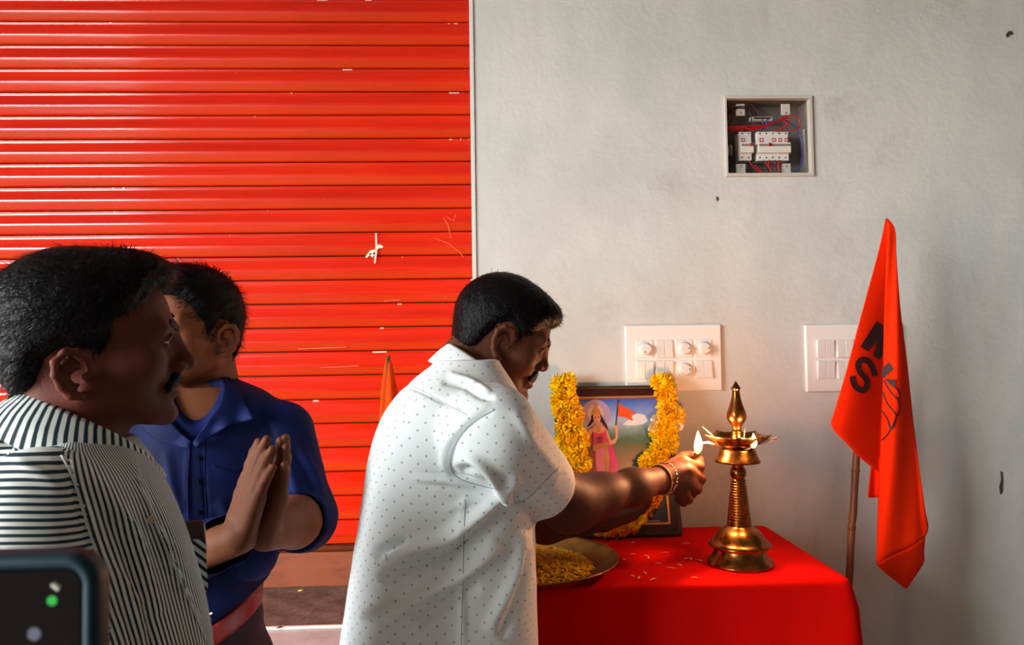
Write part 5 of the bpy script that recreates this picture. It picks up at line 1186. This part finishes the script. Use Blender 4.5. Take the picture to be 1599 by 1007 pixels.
# chest pocket with a phone in it
pk = [onplane(u, v, M2, n2, .035) for u, v in ((272, 842), (321, 842), (325, 922), (292, 944))]; b_ = MB(); dpt = n2*.012
b_.add([p for p in pk]+[p+dpt+e2*(-.03) for p in pk], [(0, 3, 2, 1), (4, 5, 6, 7), (0, 1, 5, 4), (1, 2, 6, 5), (2, 3, 7, 6), (3, 0, 4, 7)])
pko = b_.build('pocket', m_st, man2); set_pat(pko, [((p@e2)*.7+p[2]*.72, p[2], 0) for p in (np.array(v.co)+ORG[man2] for v in pko.data.vertices)])
pp = [onplane(u, v, M2, n2, .040) for u, v in ((284, 816), (318, 812), (322, 860), (290, 862))]; dpt = n2*.009
b_ = MB().add(pp+[p+dpt for p in pp], [(0, 3, 2, 1), (4, 5, 6, 7), (0, 1, 5, 4), (1, 2, 6, 5), (2, 3, 7, 6), (3, 0, 4, 7)])
ph2 = empty('smartphone', pp[3], 'phone tucked in the striped shirt pocket', 'phone'); bevel(part('phone_body', b_.V, b_.F, mat('phone_back', hexc(74, 48, 42), .25), ph2, False), .002, 2)
MB().tube([pp[1]+np.array([0, 0, -.004]), pp[2]], .0016, 6).build('metal_edge', m_sil, ph2)
legs(man2, [M2+n2*.09+np.array([0, 0, .86]), M2-n2*.09+np.array([0, 0, .86])], [tuple(M2+n2*.11), tuple(M2-n2*.11)], e2, .088, m_grey)

# =================================================================== man in the blue shirt
D3 = 1.45; az3 = -21; e3 = vec(az3+42); e3 = np.array([math.cos(math.radians(21)), math.sin(math.radians(21)), 0]); n3 = np.array([-e3[1], e3[0], 0]); M3 = P(318, 750, D3); M3[2] = 0
f3 = vec(-90)                                                   # way the chest faces
R3 = rotm(math.radians(-117), math.radians(2), 0); s3 = np.array([.96, .95, .95]); o3 = P(306, 531, D3)
man3 = empty('person', (M3[0], M3[1], 0), 'man in a dark blue shirt clapping in front of the red shutter', 'person')
p3 = dict(ear=(-.004, 0, -.004), nose=0, lid=(.28, .2), hx=.0, htop=1.5, quiff=((.045, 0, .118), (.055, .056, .030)))
line3 = [(.130, .130), (.118, .098), (.100, .084), (.084, .082), (.070, .064), (.056, .040), (.044, .030), (.038, .004), (.032, -.014), (.024, -.014), (.018, .014), (.006, .036), (-.014, .034), (-.026, .012), (-.032, -.024), (-.044, -.052), (-.085, -.060), (-.13, -.04), (-.14, .08), (-.06, .20), (.12, .20)]
loc3 = head_parts(man3, o3, R3, s3, p3, line3, 31, m_hair, lambda V: np.stack([V[:, 0]*3+.2, V[:, 1]*3, -.3+V[:, 2]*2], 1), .013, 5000, None, .55, (.010, .020), (1, 0, 0))
T3, _ = loft([(592, 262, 362, .062), (600, 246, 388, .080), (612, 228, 416, .098), (640, 206, 446, .112), (700, 196, 452, .122), (760, 198, 440, .124), (850, 206, 432, .125), (900, 212, 425, .125), (960, 214, 418, .125), (1000, 214, 416, .12)], M3, e3)
T3 = smooth_T(T3)
TT3, _ = loft([(900, 216, 398, .112), (930, 214, 404, .115), (965, 212, 412, .12), (1007, 214, 408, .12), (1080, 214, 402, .12), (1140, 216, 400, .115)], M3, e3); TT3 = smooth_T(TT3)
S3, E3, W3 = P(440, 676, 1.45), P(476, 808, 1.40), P(414, 834, 1.21)
S3R, E3R, W3R = P(212, 672, 1.42), P(232, 890, 1.32), P(374, 838, 1.19)
hL3 = hand(W3, P(446, 722, 1.19)-W3, np.array([-1.0, .2, .2]), np.array([-.55, .8, -.2]), .165, (.10, .08, .10, .14), .55, .12)
hR3 = hand(W3R, P(402, 735, 1.17)-W3R, np.array([1.0, .2, .2]), np.array([-.7, .6, .0]), .165, (.08, .08, .10, .12), .5, .12)
neck3 = [o3+R3@np.array([-.025, 0, -.01]), o3+R3@np.array([-.032, 0, -.085]), P(312, 668, 1.45)]
def arms3(Q):
    d = smin(chain(Q, [S3, E3], [.05, .043], .02), chain(Q, [E3, E3+(W3-E3)*.3, W3], [.043, .043, .027], .02), .02); d = smin(d, hand_sd(Q, hL3, .006), .01)
    d2_ = smin(chain(Q, [S3R, E3R], [.05, .043], .02), chain(Q, [E3R, W3R], [.042, .027], .02), .02); return np.minimum(d, smin(d2_, hand_sd(Q, hR3, .006), .01))
def head3(Q): return smin(face_sd(loc3(Q), p3)*F32(.95), chain(Q, neck3, [.052, .052, .075], .02), .02)
tor3 = lambda Q: smin(loft_sd(Q, T3, M3, e3, n3)+F32(.014), head3(Q), .02)
aa = np.array([S3, E3, W3, S3R, E3R, W3R, P(455, 690, 1.16), P(395, 700, 1.16)])
V, F = merged([(tor3, o3+np.array([-.15, -.17, -.26]), o3+np.array([.15, .15, .15]), .0026), (arms3, aa.min(0)-.06, aa.max(0)+.06, .0030), (lambda Q: loft_sd(Q, T3, M3, e3, n3)+F32(.014), (M3[0]-.3, M3[1]-.25, 1.0), (M3[0]+.3, M3[1]+.25, 1.4), .012)])
part('body', V, F, m_sk3, man3)
q0, q1 = onplane(318, 950, M3, n3), onplane(402, 897, M3, n3); slope = (q1[2]-q0[2])/((q1-q0)@e3)
def hem3(Q): s_ = (Q-np.asarray(q0, F32))@np.asarray(e3, F32); return Q[..., 2]-F32(q0[2])-F32(slope)*s_
bul = P(398, 868, 1.37)
def shirt3(Q):
    d = loft_sd(Q, T3, M3, e3, n3); d = smax(d, -hem3(Q)*.8, .008)
    d = smin(d, ell(Q, bul, (.040, .06, .042)), .02)
    sl = chain(Q, [S3, E3], [.062, .054], .02); v_ = W3-E3; v_ = v_/np.linalg.norm(v_); qq_ = (Q-np.asarray(E3, F32))@np.asarray(v_, F32); sl = smin(sl, np.maximum(cone(Q, E3, E3+v_*.05, .058, .056), qq_-.045), .02)
    sl = np.maximum(sl, -np.maximum(cone(Q, E3, E3+v_*.12, .048, .050), -(qq_-.012))); d = smin(d, sl, .025)
    v2_ = W3R-E3R; v2_ = v2_/np.linalg.norm(v2_); sr = chain(Q, [S3R, E3R, W3R-v2_*.035], [.068, .058, .042], .02); d = smin(d, sr, .025)
    d = smax(d, -chain(Q, neck3, [.05, .054, .060], .01), .005)
    return smax(d, -cone(Q, P(306, 600, 1.37), P(302, 686, 1.30), .046, .008), .006)
V, F = surface_net(shirt3, (M3[0]-.34, 1.20, 1.00), (M3[0]+.36, 1.68, 1.49), .0046); N = vnormals(V, F)
V = folds(V, N, [([(295, 690), (292, 740), (294, 800), (300, 850)], 4, .003), ([(316, 690), (318, 740), (322, 800), (325, 860)], 3, -.003), ([(340, 780), (370, 830), (395, 880)], 9, .007), ([(330, 820), (350, 870), (372, 905)], 8, -.007), ([(440, 690), (455, 740), (470, 790)], 9, .006), ([(452, 700), (480, 750), (492, 800)], 7, -.006), ([(470, 700), (492, 740), (505, 780)], 6, .005), ([(330, 730), (362, 735), (385, 728)], 3, .003), ([(400, 640), (420, 665), (430, 700)], 5, -.004), ([(260, 700), (270, 760), (285, 800)], 8, .005)])
V = V+N*(vnoise(V, 26, 24)*.0026+vnoise(V, 60, 28)*.0011)[:, None]
m_bl = mat('navy_blue_cotton', hexc(26, 40, 104), .7, spec=.12); t = NT(m_bl); c = t.coord(); t.color(t.ramp(t.noise(c, 9, 4), [(.3, hexc(9, 16, 50)), (.7, hexc(15, 28, 80))])); t.bump(t.noise(c, 800, 1), .0005, .3)
part('shirt', V, F, m_bl, man3)
sf3 = surf_of(V, F)
def leaf3(Lf, Rt, Tp, Bt):
    dep = [(u, v, y) for u, v, y in Lf+Rt+Tp+Bt]; Pn = np.array([(u, v) for u, v, y in dep], float); Yn = np.array([y for u, v, y in dep])
    def dd(x, y, u, v):
        w_ = 1/(((Pn-np.array([x, y]))**2).sum(1)+4.0); h_ = sf3(x, y, .007); y0_ = float((w_*Yn).sum()/w_.sum()); return y0_ if h_ is None else min(y0_, h_[1])
    st_ = lambda L_: [(u, v) for u, v, y in L_]
    V_, F_ = coons(st_(Lf), st_(Rt), st_(Tp), st_(Bt), 8, 18, dd); o_ = part('collar', V_, F_, m_bl, man3); thick(o_, .003, 0)
leaf3([(338, 574, 1.475), (347, 596, 1.42), (342, 625, 1.375), (322, 660, 1.335), (301, 692, 1.318)], [(356, 586, 1.49), (374, 612, 1.43), (396, 652, 1.345), (396, 654, 1.342), (305, 700, 1.312)][:3]+[(394, 655, 1.34), (352, 668, 1.325), (306, 699, 1.312)], [(338, 574, 1.475), (356, 586, 1.49)], [(301, 692, 1.318), (306, 699, 1.312)])
leaf3([(236, 610, 1.42), (216, 655, 1.345), (246, 688, 1.322), (297, 700, 1.312)], [(268, 598, 1.42), (258, 640, 1.37), (276, 668, 1.335), (301, 692, 1.318)], [(236, 610, 1.42), (268, 598, 1.42)], [(297, 700, 1.312), (301, 692, 1.318)])
seam('placket_edge', [(296, 700), (293, 750), (294, 800), (300, 860)], sf3, .0012, m_bl, man3); seam('placket_edge', [(320, 692), (320, 740), (322, 800), (326, 860)], sf3, .0012, m_bl, man3)
seam('pocket_edge', [(332, 728), (360, 735), (388, 730)], sf3, .0013, m_bl, man3)
for v_ in (715, 752, 800):
    bq = sf3(307, v_, .002); MB().tube([bq, bq+np.array([.0004, -.0018, 0])], .0046, 12).build('button', mat('navy_button', hexc(10, 12, 30), .6, spec=.1), man3)
m_belt = mat('red_brown_leather', hexc(128, 30, 22), .45)
V, F = surface_net(lambda Q: np.maximum(np.maximum(loft_sd(Q, TT3, M3, e3, n3)-F32(.007), -(loft_sd(Q, TT3, M3, e3, n3)+F32(.004))), np.abs(hem3(Q)+F32(.020))*F32(.82)-F32(.016)), (M3[0]-.3, 1.26, .95), (M3[0]+.3, 1.64, 1.2), .005); part('belt', V, F, m_belt, man3)
MB().tube([P(312, 966, 1.322), P(332, 957, 1.322)], .0028, 8).build('buckle', m_sil, man3)
hp3 = M3+np.array([0, 0, .86])
def trou3(Q):
    d = np.maximum(loft_sd(Q, TT3, M3, e3, n3), hem3(Q)+F32(.012))
    for s_ in (-1, 1):
        h_ = hp3+e3*.055*s_; ft = M3+e3*.10*s_; d = smin(d, chain(Q, [h_+np.array([0, 0, .04]), (h_+ft)/2+f3*.02, ft+np.array([0, 0, .09])], [.076, .066, .056], .03), .03)
    return d
V, F = surface_net(trou3, (M3[0]-.32, 1.2, .03), (M3[0]+.32, 1.68, 1.2), .009); part('trousers', V, F, m_trou, man3)
for s_ in (-1, 1):
    ft = M3+e3*.11*s_; lat = np.array([-f3[1], f3[0], 0]); Rm = np.stack([f3, lat, [0, 0, 1]], 1); c0 = np.array([ft[0], ft[1], .035])+f3*.06
    V, F = surface_net(lambda Q: np.maximum(smin(ell(Q, c0, (.135, .047, .040), Rm), ell(Q, c0-f3*.07+np.array([0, 0, .03]), (.055, .043, .055), Rm), .03), .002-Q[..., 2]), c0-.19, c0+.19, .006); part('shoe', V, F, m_shoe, man3)
